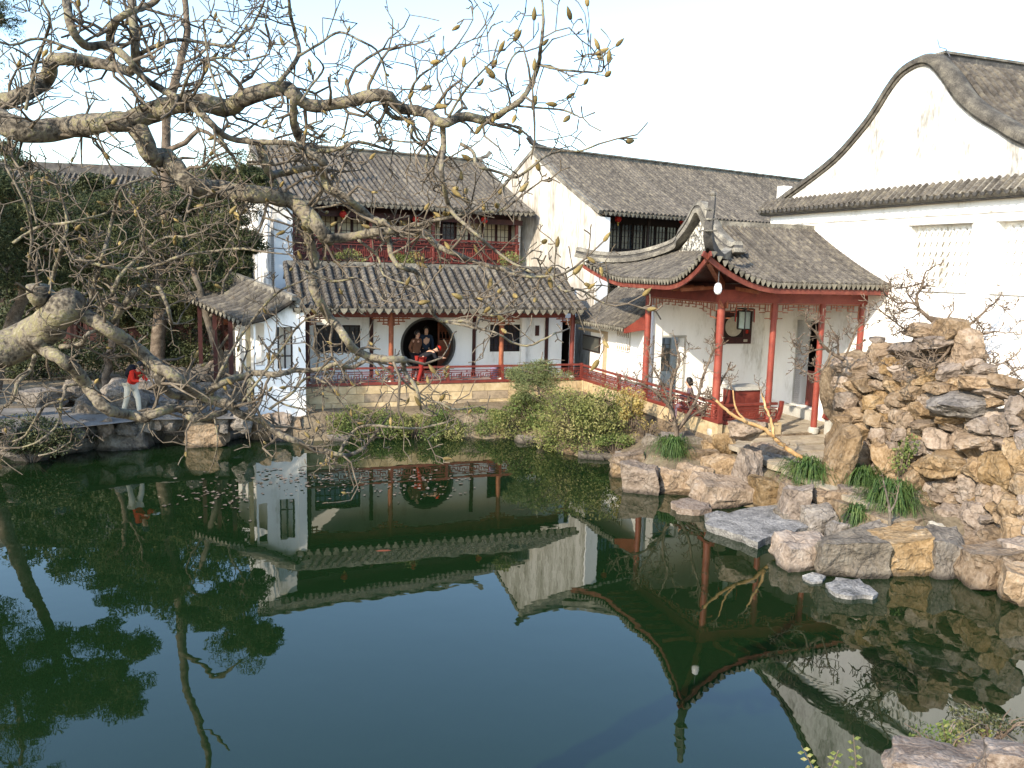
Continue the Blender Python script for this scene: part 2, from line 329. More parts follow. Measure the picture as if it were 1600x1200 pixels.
L.new(bp2.outputs[0], b.inputs['Normal'])
m = MB(); m.quad((-46, 4, 0), (11, 4, 0), (11, 26.5, 0), (-46, 26.5, 0)); wt = m.build('pond_water', wm); wt['kind'] = 'structure'

# ------------------------------------------------------------------ roofs
def resample(P, step):
    P = [V3(p) for p in P]; D = [0]
    for a, b_ in zip(P, P[1:]): D.append(D[-1] + (b_-a).length)
    n_ = max(2, round(D[-1]/step)); out = []
    for i in range(n_+1):
        t = D[-1]*i/n_; j = 0
        while j < len(P)-2 and D[j+1] < t: j += 1
        out.append(P[j].lerp(P[j+1], (t-D[j])/max(1e-9, D[j+1]-D[j])))
    return out
def tile_row(mb, path, r, tl, side, k=6, tp=.86):
    """a row of half-round cover tiles lapped one over the next, from the eave up"""
    P = resample(path, tl); n0 = len(mb.v); rings = 0; side = V3(side).normalized()
    for i in range(len(P)-1):
        d = (P[i+1]-P[i]).normalized(); nr = side.cross(d)
        if nr.z < 0: nr = -nr
        for p, rr in ((P[i], r), (P[i+1], r*tp)):
            for j in range(k):
                a = pi*j/(k-1); q = p + side*(cos(a)*rr) + nr*(sin(a)*rr*1.15 - .01); mb.v.append(tuple(q))
            rings += 1
    for i in range(rings-1):
        for j in range(k-1):
            a = n0+i*k+j; mb.f.append((a, a+1, a+1+k, a+k))
    mb.f.append(tuple(n0+j for j in range(k)))
    return mb
def drip_mesh(w_, h_):
    p = [(-.5, 0), (.5, 0), (.47, -.30), (.30, -.62), (.08, -1), (-.08, -1), (-.30, -.62), (-.47, -.30)]
    return MB().prism([(x*w_, z*h_) for x, z in p], (-.012, .012), 'y')
def pan_sheet(prof, tl, x0, x1):
    P = resample([(0, y, z) for y, z in prof], tl); rows = []
    for i in range(len(P)-1):
        for q, dz in ((P[i], .028), (P[i+1], .0)): rows.append([V3((x0, q.y, q.z+dz)), V3((x1, q.y, q.z+dz))])
    return rows
def straight_roof(root, x0, x1, prof, pitch, r, tl, back=None, thick=.10, joined=False, drip=(.8, .13), name='roof', mt=None, tp=.85):
    """prof: (y, z) from eave to ridge"""
    mt = mt or tile
    m = MB(); m.strip(pan_sheet(prof, tl, x0, x1))
    lo = [(y, z-thick) for y, z in prof]
    m.strip([[V3((x0, y, z)), V3((x1, y, z))] for y, z in lo])
    m.quad((x0, prof[0][0], prof[0][1]-thick), (x1, prof[0][0], prof[0][1]-thick), (x1, prof[0][0], prof[0][1]+.028), (x0, prof[0][0], prof[0][1]+.028))
    for x in (x0, x1):
        for (a, b_), (c, d) in zip(prof, prof[1:]): m.quad((x, a, b_-thick), (x, c, d-thick), (x, c, d), (x, a, b_))
    if back:
        m.strip([[V3((x0, y, z)), V3((x1, y, z))] for y, z in back])
    rf = m.build(name, pan, root, fix=False)
    n_ = max(1, round((x1-x0)/pitch)); p = (x1-x0)/n_
    rm = tile_row(MB(), [(0, y-.02, z+.03) for y, z in prof], r, tl, (1, 0, 0), 6, tp).mesh('tile_row', mt, 35)
    dm = drip_mesh(p*drip[0], drip[1]).mesh('drip_tile', drip_m)
    e = prof[0]
    if joined:
        m = MB()
        for i in range(n_+1): tile_row(m, [(x0+i*p, y-.02, z+.03) for y, z in prof], r, tl*2, (1, 0, 0), 4)
        m.build('tile_rows', mt, rf, 35, kind='stuff')
    else:
        for i in range(n_+1): put('tile_row', rm, rf, (x0+i*p+random.uniform(-.01, .01), 0, random.uniform(-.012, .008)), (0, 0, random.uniform(-.003, .003)))
    if drip:
        for i in range(n_): put('drip_tile', dm, rf, (x0+(i+.5)*p, e[0]-.035, e[1]+.02), (radians(random.uniform(4, 14)), 0, radians(random.uniform(-4, 4))))
    return rf
def curve_prof(y0, z0, y1, z1, dip=.12, n_=8):
    return [(lerp(y0, y1, i/n_), lerp(z0, z1, i/n_) - dip*4*(i/n_)*(1-i/n_)) for i in range(n_+1)]
def fret(mb, x0, x1, z0, z1, y, cell, th=.03, deep=.03):
    """interlocking straight lattice of thin bars in the plane y"""
    n_ = max(1, round((x1-x0)/cell)); c = (x1-x0)/n_; h = z1-z0
    def H(a, b_, z): mb.box(a, b_, y-deep/2, y+deep/2, z-th/2, z+th/2)
    def W(x, a, b_): mb.box(x-th/2, x+th/2, y-deep/2+.003, y+deep/2-.003, a, b_)
    H(x0, x1, z0); H(x0, x1, z1)
    for i in range(n_):
        x = x0+i*c
        W(x, z0, z1); W(x+c*.5, z0+h*.3, z0+h*.7); H(x, x+c*.5, z0+h*.33); H(x+c*.5, x+c, z0+h*.67); W(x+c*.25, z0+h*.33, z0+h*.78); W(x+c*.75, z0+h*.2, z0+h*.67)
    W(x1, z0, z1)
    return mb
def hang_fret(mb, x0, x1, zt, y, drop, cell=.22, th=.022):
    """lattice valance hanging under a beam, deeper towards both posts"""
    n_ = max(2, round((x1-x0)/cell)); c = (x1-x0)/n_
    mb.box(x0, x1, y-.015, y+.015, zt-.03, zt)
    for i in range(n_+1):
        x = x0+i*c; e = abs(i/n_-.5)*2; d = drop*(.42+.58*sm((e-.45)/.5))
        mb.box(x-th/2, x+th/2, y-.012, y+.012, zt-d*(.55 if i % 2 else 1), zt-.03)
        if i < n_:
            e2 = abs((i+.5)/n_-.5)*2; d2 = drop*(.42+.58*sm((e2-.45)/.5))
            mb.box(x, x+c, y-.011, y+.011, zt-d2*.5-th/2, zt-d2*.5+th/2)
            if i % 2 == 0 or e2 > .6: mb.box(x, x+c, y-.011, y+.011, zt-d2*.95-th/2, zt-d2*.95+th/2)
            if i % 3 == 1: mb.box(x+c*.5-th/2, x+c*.5+th/2, y-.01, y+.01, zt-d2*.5, zt-.03)
    return mb
def wall_with_holes(mb, x0, x1, z0, z1, y0, y1, holes):
    """holes: rectangles (xa, xb, za, zb), cut clean through"""
    X = sorted({x0, x1, *[h[0] for h in holes], *[h[1] for h in holes]}); Z = sorted({z0, z1, *[h[2] for h in holes], *[h[3] for h in holes]})
    def hole(i, j):
        if i < 0 or j < 0 or i >= len(X)-1 or j >= len(Z)-1: return True
        a, c = (X[i]+X[i+1])/2, (Z[j]+Z[j+1])/2
        return any(h[0] < a < h[1] and h[2] < c < h[3] for h in holes)
    for i in range(len(X)-1):
        for j in range(len(Z)-1):
            if hole(i, j): continue
            a, b_, c, d = X[i], X[i+1], Z[j], Z[j+1]
            mb.quad((a, y0, c), (b_, y0, c), (b_, y0, d), (a, y0, d)); mb.quad((b_, y1, c), (a, y1, c), (a, y1, d), (b_, y1, d))
            if hole(i-1, j): mb.quad((a, y1, c), (a, y0, c), (a, y0, d), (a, y1, d))
            if hole(i+1, j): mb.quad((b_, y0, c), (b_, y1, c), (b_, y1, d), (b_, y0, d))
            if hole(i, j-1): mb.quad((a, y1, c), (b_, y1, c), (b_, y0, c), (a, y0, c))
            if hole(i, j+1): mb.quad((a, y0, d), (b_, y0, d), (b_, y1, d), (a, y1, d))
    return mb
def window_panel(parent, x, z0, z1, w_, y, frame, pane, rows=3, rz=0, base=.3):
    m = MB(); f = .035
    for a in (x, x+w_-f): m.box(a, a+f, y-.02, y+.02, z0, z1)
    for c in (z0, z0+(z1-z0)*base, z1-f): m.box(x+f, x+w_-f, y-.018, y+.018, c, c+f)
    m.box(x+f, x+w_-f, y-.008, y+.012, z0+f, z0+(z1-z0)*base)
    zb = z0+(z1-z0)*base
    for i in range(1, rows): m.box(x+f, x+w_-f, y-.012, y+.01, lerp(zb, z1, i/rows)-.01, lerp(zb, z1, i/rows)+.01)
    for i in (1, 2): m.box(x+w_*i/3-.009, x+w_*i/3+.009, y-.013, y+.009, zb+f, z1-f)
    o = m.build('window', frame, parent)
    MB().box(x+f, x+w_-f, y+.014, y+.02, zb+f, z1-f).build('pane', pane, o)
    return o
def column(parent, x, y, z0, z1, r, mt, base=True):
    c = MB().lathe([(r*1.03, 0), (r, .3), (r*.94, z1-z0)], 12, (x, y, z0)).build('column', mt, parent, 40)
    if base: MB().lathe([(r*1.5, -.02), (r*1.75, .05), (r*1.6, .13), (r*1.15, .16)], 12, (x, y, z0)).build('column_base', greyst, c, 40)
    return c

GF = Frame(-6.1, 24.6, 20)      # covered walk by the water
PF = Frame(5.3, 21.19, 20)      # corner pavilion: origin at its front corner column
AF = Frame(-6.06, 30.45, 27)    # hall with red balcony
BF = Frame(3.15, 31.1, 34)      # hall with the white gable
UF = Frame(7.96, 26.32, -70)    # big gable wall: x runs along the wall towards us
FLOOR_G, FLOOR_P = 1.34, 1.0

# ------------------------------------------------------------------ big hall with curved gable (right)
hall = at_frame('gabled_hall', 'tall white hall with a curved bell-shaped gable at the right edge', 'building', UF)
TOP = [(-.25, 7.36), (.1, 7.49), (1.26, 7.97), (2.55, 8.56), (3.46, 9.21), (3.9, 9.62), (4.28, 10.06), (4.66, 10.40), (5.05, 10.56), (5.46, 10.60), (5.85, 10.46), (6.28, 10.05), (6.6, 9.66), (6.9, 9.35), (7.35, 9.0), (7.81, 8.72), (8.48, 8.31), (9.6, 7.85), (11.2, 7.4)]
def spl(P, n_):
    out = []
    for i in range(len(P)-1):
        p0 = V3((*P[max(i-1, 0)], 0)); p1 = V3((*P[i], 0)); p2 = V3((*P[i+1], 0)); p3 = V3((*P[min(i+2, len(P)-1)], 0))
        for k in range(n_):
            t = k/n_; q = .5*((2*p1)+(p2-p0)*t+(2*p0-5*p1+4*p2-p3)*t*t+(3*p1-p0-3*p2+p3)*t**3); out.append((q.x, q.y))
    out.append(P[-1]); return out
TOPS = spl(TOP, 4)
m = MB(); m.prism([(-.25, 6.95)] + [(x, z-.12) for x, z in TOPS] + [(11.2, 6.95)], (0.08, .5), 'y'); m.build('gable_wall', upper_m, hall)
def up_(px, py): q = UF.on_y(px, py, 0); return q.x, q.z
holes = []
WN = [(5.62, 7.42), (8.1, 9.9)]
for a, c in WN: holes.append((a, c, 4.92, 6.46))
door = (1.68, 2.64, 1.28, 3.84)
holes.append(door)
m = MB(); wall_with_holes(m, -.0, 11.2, .3, 6.95, 0, .45, holes); m.build('wall', plaster, hall)
MB().box(0, 11.2, -.03, 0, .3, .0 + FLOOR_P + .28).build('plinth', plaster_old, hall)
MB().box(0, 11.2, -.035, 0.02, 6.66, 6.71).build('moulding', plaster_old, hall)
# tiled band across the wall
cap = MB().prism([(-.34, 7.10), (0.0, 7.42), (.06, 7.42), (.06, 6.98), (-.22, 6.98), (-.30, 7.04)], (-.25, 11.2), 'x').build('tile_band', ridge_m, hall)
MB().box(-.22, 11.2, -.2, .02, 6.955, 7.0).build('band_board', ridge_dark, cap)
rm = tile_row(MB(), [(0, -.36, 7.10), (0, 0, 7.44)], .055, .12, (1, 0, 0)).mesh('tile_row', tile, 35)
dm = drip_mesh(.15, .085).mesh('drip_tile', ridge_dark)
for i in range(57):
    put('tile_row', rm, cap, (-.2+i*.2, 0, 0)); put('drip_tile', dm, cap, (-.1+i*.2, -.345, 7.105), (radians(10), 0, 0))
# coping that follows the curve
m = MB(); P_ = [(x, .28, z) for x, z in TOPS]; m.sweep(P_, [(-.30, -.11), (-.30, -.20), (.30, -.20), (.30, -.11), (.27, -.05), (.10, .03), (-.10, .03), (-.28, -.05)]); m.build('coping', coping_m, hall, 40)
m = MB(); m.sweep([(x, .28, z) for x, z in TOPS], [(-.24, -.20), (-.24, -.27), (.25, -.27), (.25, -.20)]); m.build('coping_moulding', coping_m, hall, 40)
# roof behind the gable
rg = 5.46; RZ = 10.42
frp = [(x, z-.16) for x, z in reversed(TOPS) if x > 5.6]+[(rg, RZ)]
rfo = group_part('roof', hall)
m = MB(); m.strip([[V3((x, .35, z)), V3((x, 16, z))] for x, z in frp]); m.strip([[V3((2*rg-x, .35, z)), V3((2*rg-x, 16, z))] for x, z in frp]); m.build('roof_deck', pan, rfo, fix=False)
for i in range(31):
    y = .75+i*.24; tile_row(MB(), [(x, y, z+.03) for x, z in frp], .075, .3, (0, 1, 0), 5).build('tile_row', tile, rfo, 35)
MB().box(rg-.14, rg+.14, .55, 16, RZ-.05, RZ+.22).build('ridge', ridge_dark, rfo)
MB().box(rg-.18, rg+.18, .55, 16, RZ+.22, RZ+.28).build('ridge_cap', ridge_m, rfo)
MB().tube([(5.85, .5, 10.5), (5.7, .5, 10.72), (5.5, .5, 10.8), (5.42, .5, 11.0)], [.012, .012, .012, .01], 6).build('lightning_rod', metal, hall)
MB().box(.16, .48, .05, .35, 7.46, 7.85).build('vent_block', plaster, hall)
# lattice windows: rows of pointed arches
def lattice_window(a, c):
    fr_ = group_part('lattice_window', hall)
    MB().box(a, c, .22, .25, 4.92, 6.46).build('recess_back', plaster, fr_)
    m = MB(); m.box(a-.06, c+.06, -.05, .06, 6.46, 6.50); m.box(a-.04, c+.04, -.05, .04, 4.85, 4.918); m.build('frame', plaster_old, fr_)
    m = MB(); nc = 9; cw = (c-a-.16)/nc
    for r_ in range(6):
        zb = 4.98+r_*.24
        for i in range(nc):
            x = a+.08+i*cw
            m.bar((x, .16, zb), (x+cw/2, .16, zb+.2), .05, .028, (0, 1, 0)); m.bar((x+cw, .17, zb), (x+cw/2, .17, zb+.2), .05, .028, (0, 1, 0))
            if r_ < 5: m.box(x-.014, x+.014, .15, .2, zb, zb+.24)
    m.build('lattice', plaster, fr_, kind='stuff')
for a, c in WN: lattice_window(a, c)
# doorway with half open red leaf
MB().box(door[0]-.05, door[0], -.02, .2, door[2], door[3]).build('door_jamb', greyst, hall)
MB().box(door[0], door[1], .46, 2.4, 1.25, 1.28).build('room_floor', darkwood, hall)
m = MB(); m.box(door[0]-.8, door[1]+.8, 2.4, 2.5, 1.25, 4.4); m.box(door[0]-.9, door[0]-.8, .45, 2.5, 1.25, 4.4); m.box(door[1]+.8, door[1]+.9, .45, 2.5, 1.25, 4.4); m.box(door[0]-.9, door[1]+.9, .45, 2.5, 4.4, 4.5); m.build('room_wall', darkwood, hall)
m = MB()
for i in range(6): m.box(door[0]+.3+i*.1, door[0]+.39+i*.1, .2, .24, 1.3, 2.35)
m.build('half_door', red, hall)
MB().box(door[0]-.2, door[1]+.2, -.32, -.031, FLOOR_P-.02, 1.26).build('doorstep', greyst, hall)
MB().box(2.98, 3.3, -.05, -.001, 2.3, 2.62).build('notice_board', redold, hall)

# ------------------------------------------------------------------ two-storey hall with white gable (centre)
hb = at_frame('white_gabled_house', 'two-storey house with stained white gable wall behind the corner pavilion', 'building', BF)
pb = curve_prof(-.1, 7.26, 4.34, 9.86, .1)
bk = [(4.34, 9.86), (8.8, 7.2)]
straight_roof(hb, 0, 17, pb, .222, .086, .22, bk, tp=.95)
MB().prism([(.05, .4), (.05, 7.1)] + [(y, z-.09) for y, z in pb if y > .1] + [(8.6, 7.2), (8.6, .4)], (-.16, .16), 'x').build('gable_wall', gable_m, hb)
for pr_ in (pb, bk): MB().sweep([(.0, y, z+.03) for y, z in pr_], [(-.20, -.09), (.17, -.09), (.17, .05), (-.20, .05)]).build('verge', ridge_m, hb)
m = MB(); m.box(-.12, 17, 4.2, 4.48, 9.80, 10.02); m.box(-.16, 17, 4.14, 4.54, 10.02, 10.08); rgb = m.build('ridge', ridge_m, hb)
MB().sweep([(.5, 4.34, 10.05), (.1, 4.34, 10.1), (-.2, 4.34, 10.22), (-.38, 4.34, 10.42)], [(-.1, -.08), (.1, -.08), (.07, .08), (-.07, .08)]).build('ridge_end', ridge_dark, rgb, 40)
MB().box(-.16, .42, -.02, .05, 3.0, 7.1).build('pier', plaster, hb)
fac = MB().box(.16, 12, 1.42, 1.5, 3.0, 7.9).build('facade', darkwood, hb)
for i in range(16): window_panel(fac, .35+i*.62, 5.55, 7.0, .58, 1.38, darkwood, glass, 4)
for i in range(4): MB().lathe([(.07, 0), (.07, 4.2)], 10, (.6+i*2.6, .9, 3)).build('post', darkwood, hb, 40)
m = MB(); fret(m, .16, 10, 5.25, 5.62, .85, .36, .03); m.box(.16, 10, .81, .89, 5.66, 5.72); m.box(.16, 10, .80, .90, 5.18, 5.24); m.build('balcony_railing', maroon, hb, kind='stuff')
MB().box(.16, 12, .1, 1.42, 5.02, 5.14).build('balcony_floor', darkwood, hb)
m = MB(); fret(m, .5, 3.2, 4.2, 4.55, 1.39, .3, .03); m.build('lattice', sandgrey, hb, kind='stuff')

# ------------------------------------------------------------------ hall with the red balcony (behind the covered walk)
ha = at_frame('balcony_house', 'two-storey house with red lattice balcony behind the covered walk', 'building', AF)
pa = curve_prof(-.1, 7.30, 4.9, 9.68, .1); ba = [(4.9, 9.68), (9.8, 7.2)]
straight_roof(ha, -2.55, 7.5, pa, .222, .086, .22, ba, tp=.95)
MB().prism([(.25, .4), (.25, 7.1)] + [(y, z-.09) for y, z in pa if y > .3] + [(9.6, 7.2), (9.6, .4)], (-2.62, -2.3), 'x').build('gable_wall', plaster_old, ha)
MB().box(-2.62, -1.98, .18, .9, 3.6, 7.08).build('pier', plaster, ha)
for x, w_ in ((-2.5, .17), (7.5, .1)): MB().sweep([(x, y, z+.03) for y, z in pa], [(-w_, -.09), (w_, -.09), (w_, .06), (-w_, .06)]).build('verge', ridge_m, ha)
m = MB(); m.box(-2.6, 7.45, 4.76, 5.04, 9.62, 9.86); m.box(-2.62, 7.45, 4.7, 5.1, 9.86, 9.92); rga = m.build('ridge', ridge_m, ha)
MB().sweep([(7.0, 4.9, 9.9), (7.4, 4.9, 9.96), (7.75, 4.9, 10.12), (7.9, 4.9, 10.3)], [(-.1, -.08), (.1, -.08), (.07, .08), (-.07, .08)]).build('ridge_end', ridge_m, rga, 40)
fca = MB().box(-2.3, 7.4, 1.5, 1.58, 3.4, 7.86).build('facade', maroon, ha)
for i in range(15): window_panel(fca, -1.9+i*.61, 5.3, 6.98, .57, 1.44, maroon, paper if i % 5 else glass, 4)
for x in (-1.86, 1.05, 3.55, 7.2): MB().lathe([(.08, 0), (.075, 2.1)], 10, (x, .72, 5.0)).build('balcony_post', red, ha, 40)
m = MB(); fret(m, -1.9, 7.3, 5.28, 5.86, .66, .30, .032); fret(m, -1.9, 7.3, 5.95, 6.08, .66, .6, .02); m.box(-1.9, 7.3, .61, .71, 6.12, 6.19); m.box(-1.9, 7.3, .60, .72, 5.1, 5.2); m.build('balcony_railing', red, ha, kind='stuff')
MB().box(-1.9, 7.3, .69, .70, 5.2, 6.1).build('balcony_board', maroon, ha)
MB().box(-1.98, 7.4, .5, 1.5, 4.95, 5.08).build('balcony_floor', darkwood, ha)
MB().box(-1.98, 7.4, .58, .74, 6.86, 7.06).build('eave_beam', maroon, ha)
MB().prism([(.9, 3.4), (.9, 7.3), (4.9, 9.5), (9.0, 7.4), (9.0, 3.4)], (7.36, 7.48), 'x').build('gable_wall', plaster_old, ha)

# ------------------------------------------------------------------ covered walk by the water
gl = at_frame('covered_walk', 'open covered walk with round moon gate and red railing by the water', 'building', GF)
GL, GR = -.1, 8.9
pg = curve_prof(0, 3.80, 2.55, 5.12, .06, 6)
straight_roof(gl, GL-.35, GR+.1, pg, .272, .092, .19, [(2.55, 5.12), (3.6, 4.6)], drip=(.78, .17))
m = MB(); m.box(GL-.3, GR, 2.4, 2.75, 5.05, 5.22); m.build('ridge', ridge_m, gl)
CY, WY = .95, 2.45
BZ = GF.on_y(700, 496, CY).z
gx = [GF.on_y(p, 560, CY).x for p in (611, 783, 893)]
for i, x in enumerate(gx): column(gl, x, CY, FLOOR_G, BZ+.3, .085, redold if i < 2 else red)
column(gl, .05, CY, FLOOR_G, BZ+.3, .08, maroon)
MB().box(GL, GR-.2, CY-.07, CY+.07, BZ, BZ+.3).build('beam', red, gl)
m = MB(); m.box(GL, GR-.2, CY-.1, CY+.1, BZ+.31, BZ+.42)
for i in range(26): m.bar((GL+.13+i*.345, .0, 3.70), (GL+.13+i*.345, 2.4, 4.92), .05, .06)
m.build('rafters', maroon, gl, kind='stuff')
m = MB()
xs_ = [.05] + gx
for a, c in zip(xs_, xs_[1:]):
    for s_, x in ((1, a), (-1, c)):
        for k in range(3): m.box(min(x, x+s_*(.62-.17*k)), max(x, x+s_*(.62-.17*k)), CY-.02, CY+.02, BZ-.06-.09*k, BZ-.02-.09*k)
        for k in range(4): m.box(x+s_*(.1+.14*k)-.015, x+s_*(.1+.14*k)+.015, CY-.018, CY+.018, BZ-.06-.07*(3-k), BZ)
m.build('valance', redold, gl, kind='stuff')
# back wall, moon gate and windows
mgx = GF.on_y(669, 540, WY); MR = .93; MZ = mgx.z
def gw(px, py): q = GF.on_y(px, py, WY); return q.x, q.z
hw = []
for a, c, zt, zb in ((490, 563, 508, 551), (766, 816, 507, 549)):
    x0, z1 = gw(a, zt); x1, z0 = gw(c, zb); hw.append((x0, x1, z0, z1))
dx0 = gw(877, 560)[0]; hw.append((dx0, dx0+.42, FLOOR_G, 3.3))
mx0, mx1 = mgx.x-1.25, mgx.x+1.25
hw.append((mx0, mx1, FLOOR_G, 4.4))
m = MB(); wall_with_holes(m, GL, GR+.9, .4, 4.4, WY, WY+.28, hw); m.build('back_wall', plaster, gl)
m = MB(); N_ = 40          # square panel with the round opening
for i in range(N_):
    a0 = 2*pi*i/N_; a1 = 2*pi*(i+1)/N_
    def sq(a):
        c, s_ = cos(a), sin(a); hx = 1.25; hz1 = 4.4-MZ; hz0 = MZ-FLOOR_G
        k = min(hx/abs(c) if abs(c) > 1e-6 else 1e9, (hz1/s_ if s_ > 1e-6 else 1e9), (hz0/-s_ if s_ < -1e-6 else 1e9)); return c*k, s_*k
    def ci(a):
        x, z = MR*cos(a), MR*sin(a); return x, max(z, FLOOR_G+.02-MZ)
    o0, o1, i0, i1 = sq(a0), sq(a1), ci(a0), ci(a1)
    for y in (WY+.002, WY+.27): m.quad((mgx.x+o0[0], y, MZ+o0[1]), (mgx.x+o1[0], y, MZ+o1[1]), (mgx.x+i1[0], y, MZ+i1[1]), (mgx.x+i0[0], y, MZ+i0[1]))
m.build('moon_gate_wall', plaster, gl)
m = MB()
ring = [(mgx.x+MR*cos(2*pi*i/48), WY+.13, MZ+MR*sin(2*pi*i/48)) for i in range(49)]
m.sweep(ring, [(-.04, -.17), (.035, -.17), (.035, .17), (-.04, .17)], up=(0, 1, 0)); m.build('moon_gate_rim', slate, gl, 40)
for x in (GF.on_y(580, 550, WY).x, GF.on_y(740, 550, WY).x, GF.on_y(853, 550, WY).x): MB().box(x-.06, x+.06, WY-.05, WY+.0, FLOOR_G, 3.6).build('wall_post', maroon, gl)
for h in hw[:2]:
    wd = group_part('window', gl); m = MB(); f = .05
    m.box(h[0], h[1], WY+.02, WY+.1, h[2], h[2]+f); m.box(h[0], h[1], WY+.02, WY+.1, h[3]-f, h[3]); m.box(h[0], h[0]+f, WY+.02, WY+.1, h[2]+f, h[3]-f); m.box(h[1]-f, h[1], WY+.02, WY+.1, h[2]+f, h[3]-f); m.build('window_frame', darkwood, wd)
    m = MB(); n_ = 9 if h is hw[0] else 7
    for i in range(1, n_): x = lerp(h[0], h[1], i/n_); m.box(x-.012, x+.012, WY+.05, WY+.07, h[2]+f, h[3]-f)
    for i in (1, 2, 3): z = lerp(h[2], h[3], i/4); m.box(h[0]+f, h[1]-f, WY+.052, WY+.068, z-.01, z+.01)
    m.build('lattice', darkwood, wd, kind='stuff')
    MB().box(h[0]+f, h[1]-f, WY+.09, WY+.095, h[2]+f, h[3]-f).build('pane', glass, wd)
# dark rooms behind
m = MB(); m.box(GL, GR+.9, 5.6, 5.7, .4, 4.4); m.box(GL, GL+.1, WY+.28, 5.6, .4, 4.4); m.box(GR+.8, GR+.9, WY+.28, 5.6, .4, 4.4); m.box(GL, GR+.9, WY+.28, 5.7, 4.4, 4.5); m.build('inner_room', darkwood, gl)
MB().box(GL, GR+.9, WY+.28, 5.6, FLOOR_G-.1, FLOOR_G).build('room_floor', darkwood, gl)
wb = group_part('screen_door', gl)
q0, q1 = GF.on_y(684, 540, 3.2).x, GF.on_y(704, 540, 3.2).x
m = MB(); m.box(q0, q1, 3.2, 3.25, FLOOR_G, 2.55); m.box(q0, q0+.05, 3.18, 3.27, FLOOR_G, 3.5); m.box(q1-.05, q1, 3.18, 3.27, FLOOR_G, 3.5); m.box(q0, q1, 3.18, 3.27, 3.4, 3.5); m.build('leaf', redold, wb)
m = MB(); fret(m, q0+.05, q1-.05, 2.6, 3.38, 3.22, .14, .014); m.build('lattice', redold, wb, kind='stuff')
MB().box(*sorted((GF.on_y(836, 520, WY).x, GF.on_y(842, 520, WY).x)), WY-.03, WY-.001, 2.75, 3.12).build('plaque', maroon, gl)
MB().box(*sorted((GF.on_y(815, 520, WY-.2).x, GF.on_y(822, 520, WY-.2).x)), WY-.2, WY-.02, FLOOR_G, 3.45).build('white_post', plaster, gl)
# floor, stone base
MB().box(GL, 9.4, .9, WY, .2, FLOOR_G).build('floor', greyst, gl)
base = group_part('stone_base', gl)
random.seed(5); zc = [.25, .52, .79, 1.06, 1.32]
for r_ in range(4):
    x = GL-.1-random.random()*.3
    while x < 9.35:
        w_ = random.uniform(.5, 1.0); a, c = max(x, GL-.02), min(x+w_, 9.4)
        if c-a > .08:
            dp = random.uniform(0, .018); gr = random.random() < (.22 if r_ > 1 else .05)
            MB().box(a+.006, c-.006, .78-dp, .92, zc[r_]+.006, zc[r_+1]-.006).build('stone_block', sandgrey if gr else sand, base)
        x += w_
rail = at_frame('walk_railing', 'long red lattice railing along the front of the covered walk', 'railing', GF)
RY = .86
def rail_run(root, x0, x1, y, z0, h, posts, lean=0):
    m = MB(); m.box(x0, x1, y-.05, y+.05, z0+h-.05, z0+h+.01); m.build('top_rail', red, root)
    m = MB(); m.box(x0, x1, y-.06, y+.10, z0-.02, z0+.07); m.build('bottom_rail', red, root)
    m = MB(); fret(m, x0, x1, z0+.12, z0+h*.62, y, .34, .026, .03); m.build('lattice', red, root, kind='stuff')
    m = MB(); m.box(x0, x1, y-.03, y+.03, z0+h*.72, z0+h*.76)
    for i in range(int((x1-x0)/.7)+1): m.box(x0+.35+i*.7-.018, x0+.35+i*.7+.018, y-.02, y+.02, z0+h*.62, z0+h*.72)
    m.build('mid_rail', red, root)
    for p in posts: MB().box(p-.045, p+.045, y-.055, y+.055, z0, z0+h+.03).build('post', red, root)
rail_run(rail, GL+.05, 9.4, RY, FLOOR_G+.02, .54, [.02, gx[0]+.02, (gx[0]+gx[1])/2, gx[1]+.02, 9.36])

# ------------------------------------------------------------------ end wall of the side gallery (left of the covered walk)
sg = at_frame('white_gallery', 'small white-walled gallery end with grey tiled roof left of the covered walk', 'building', GF)
sx0, sx1 = GF.on_y(397, 560, .12).x, -.12
hs_ = []
for a, c, zt, zb in ((399, 414, 505, 572), (433, 458, 511, 576)):
    q, r_ = GF.on_y(a, zt, .12), GF.on_y(c, zb, .12); hs_.append((q.x, r_.x, r_.z, q.z))
ztop = GF.on_y(397, 500, .12).z
m = MB(); wall_with_holes(m, sx0, sx1, .35, ztop, .12, .36, hs_); m.build('end_wall', plaster, sg)
ax, az_ = GF.on_y(456, 468, .12).x, GF.on_y(456, 468, .12).z
MB().prism([(sx0, ztop), (sx1, ztop), (sx1, az_-.25), (ax, az_-.08)], (.121, .359), 'y').build('end_gable', plaster, sg)
MB().box(sx1-.22, sx1+.02, .05, .12, .4, 3.95).build('corner_pier', plaster, sg)
m = MB(); m.box(sx1-.28, sx1+.08, -.02, .12, 3.95, 4.03); m.box(sx1-.25, sx1+.05, .0, .12, 4.03, 4.12); m.build('pier_cap', ridge_m, sg)
h = hs_[1]; m = MB()
for i in (0, 1, 2): x = lerp(h[0]+.03, h[1]-.03, i/2); m.box(x-.025, x+.025, .2, .25, h[2], h[3])
m.box(h[0], h[1], .2, .25, lerp(h[2], h[3], .3)-.02, lerp(h[2], h[3], .3)+.02); m.build('window_bars', darkwood, sg)
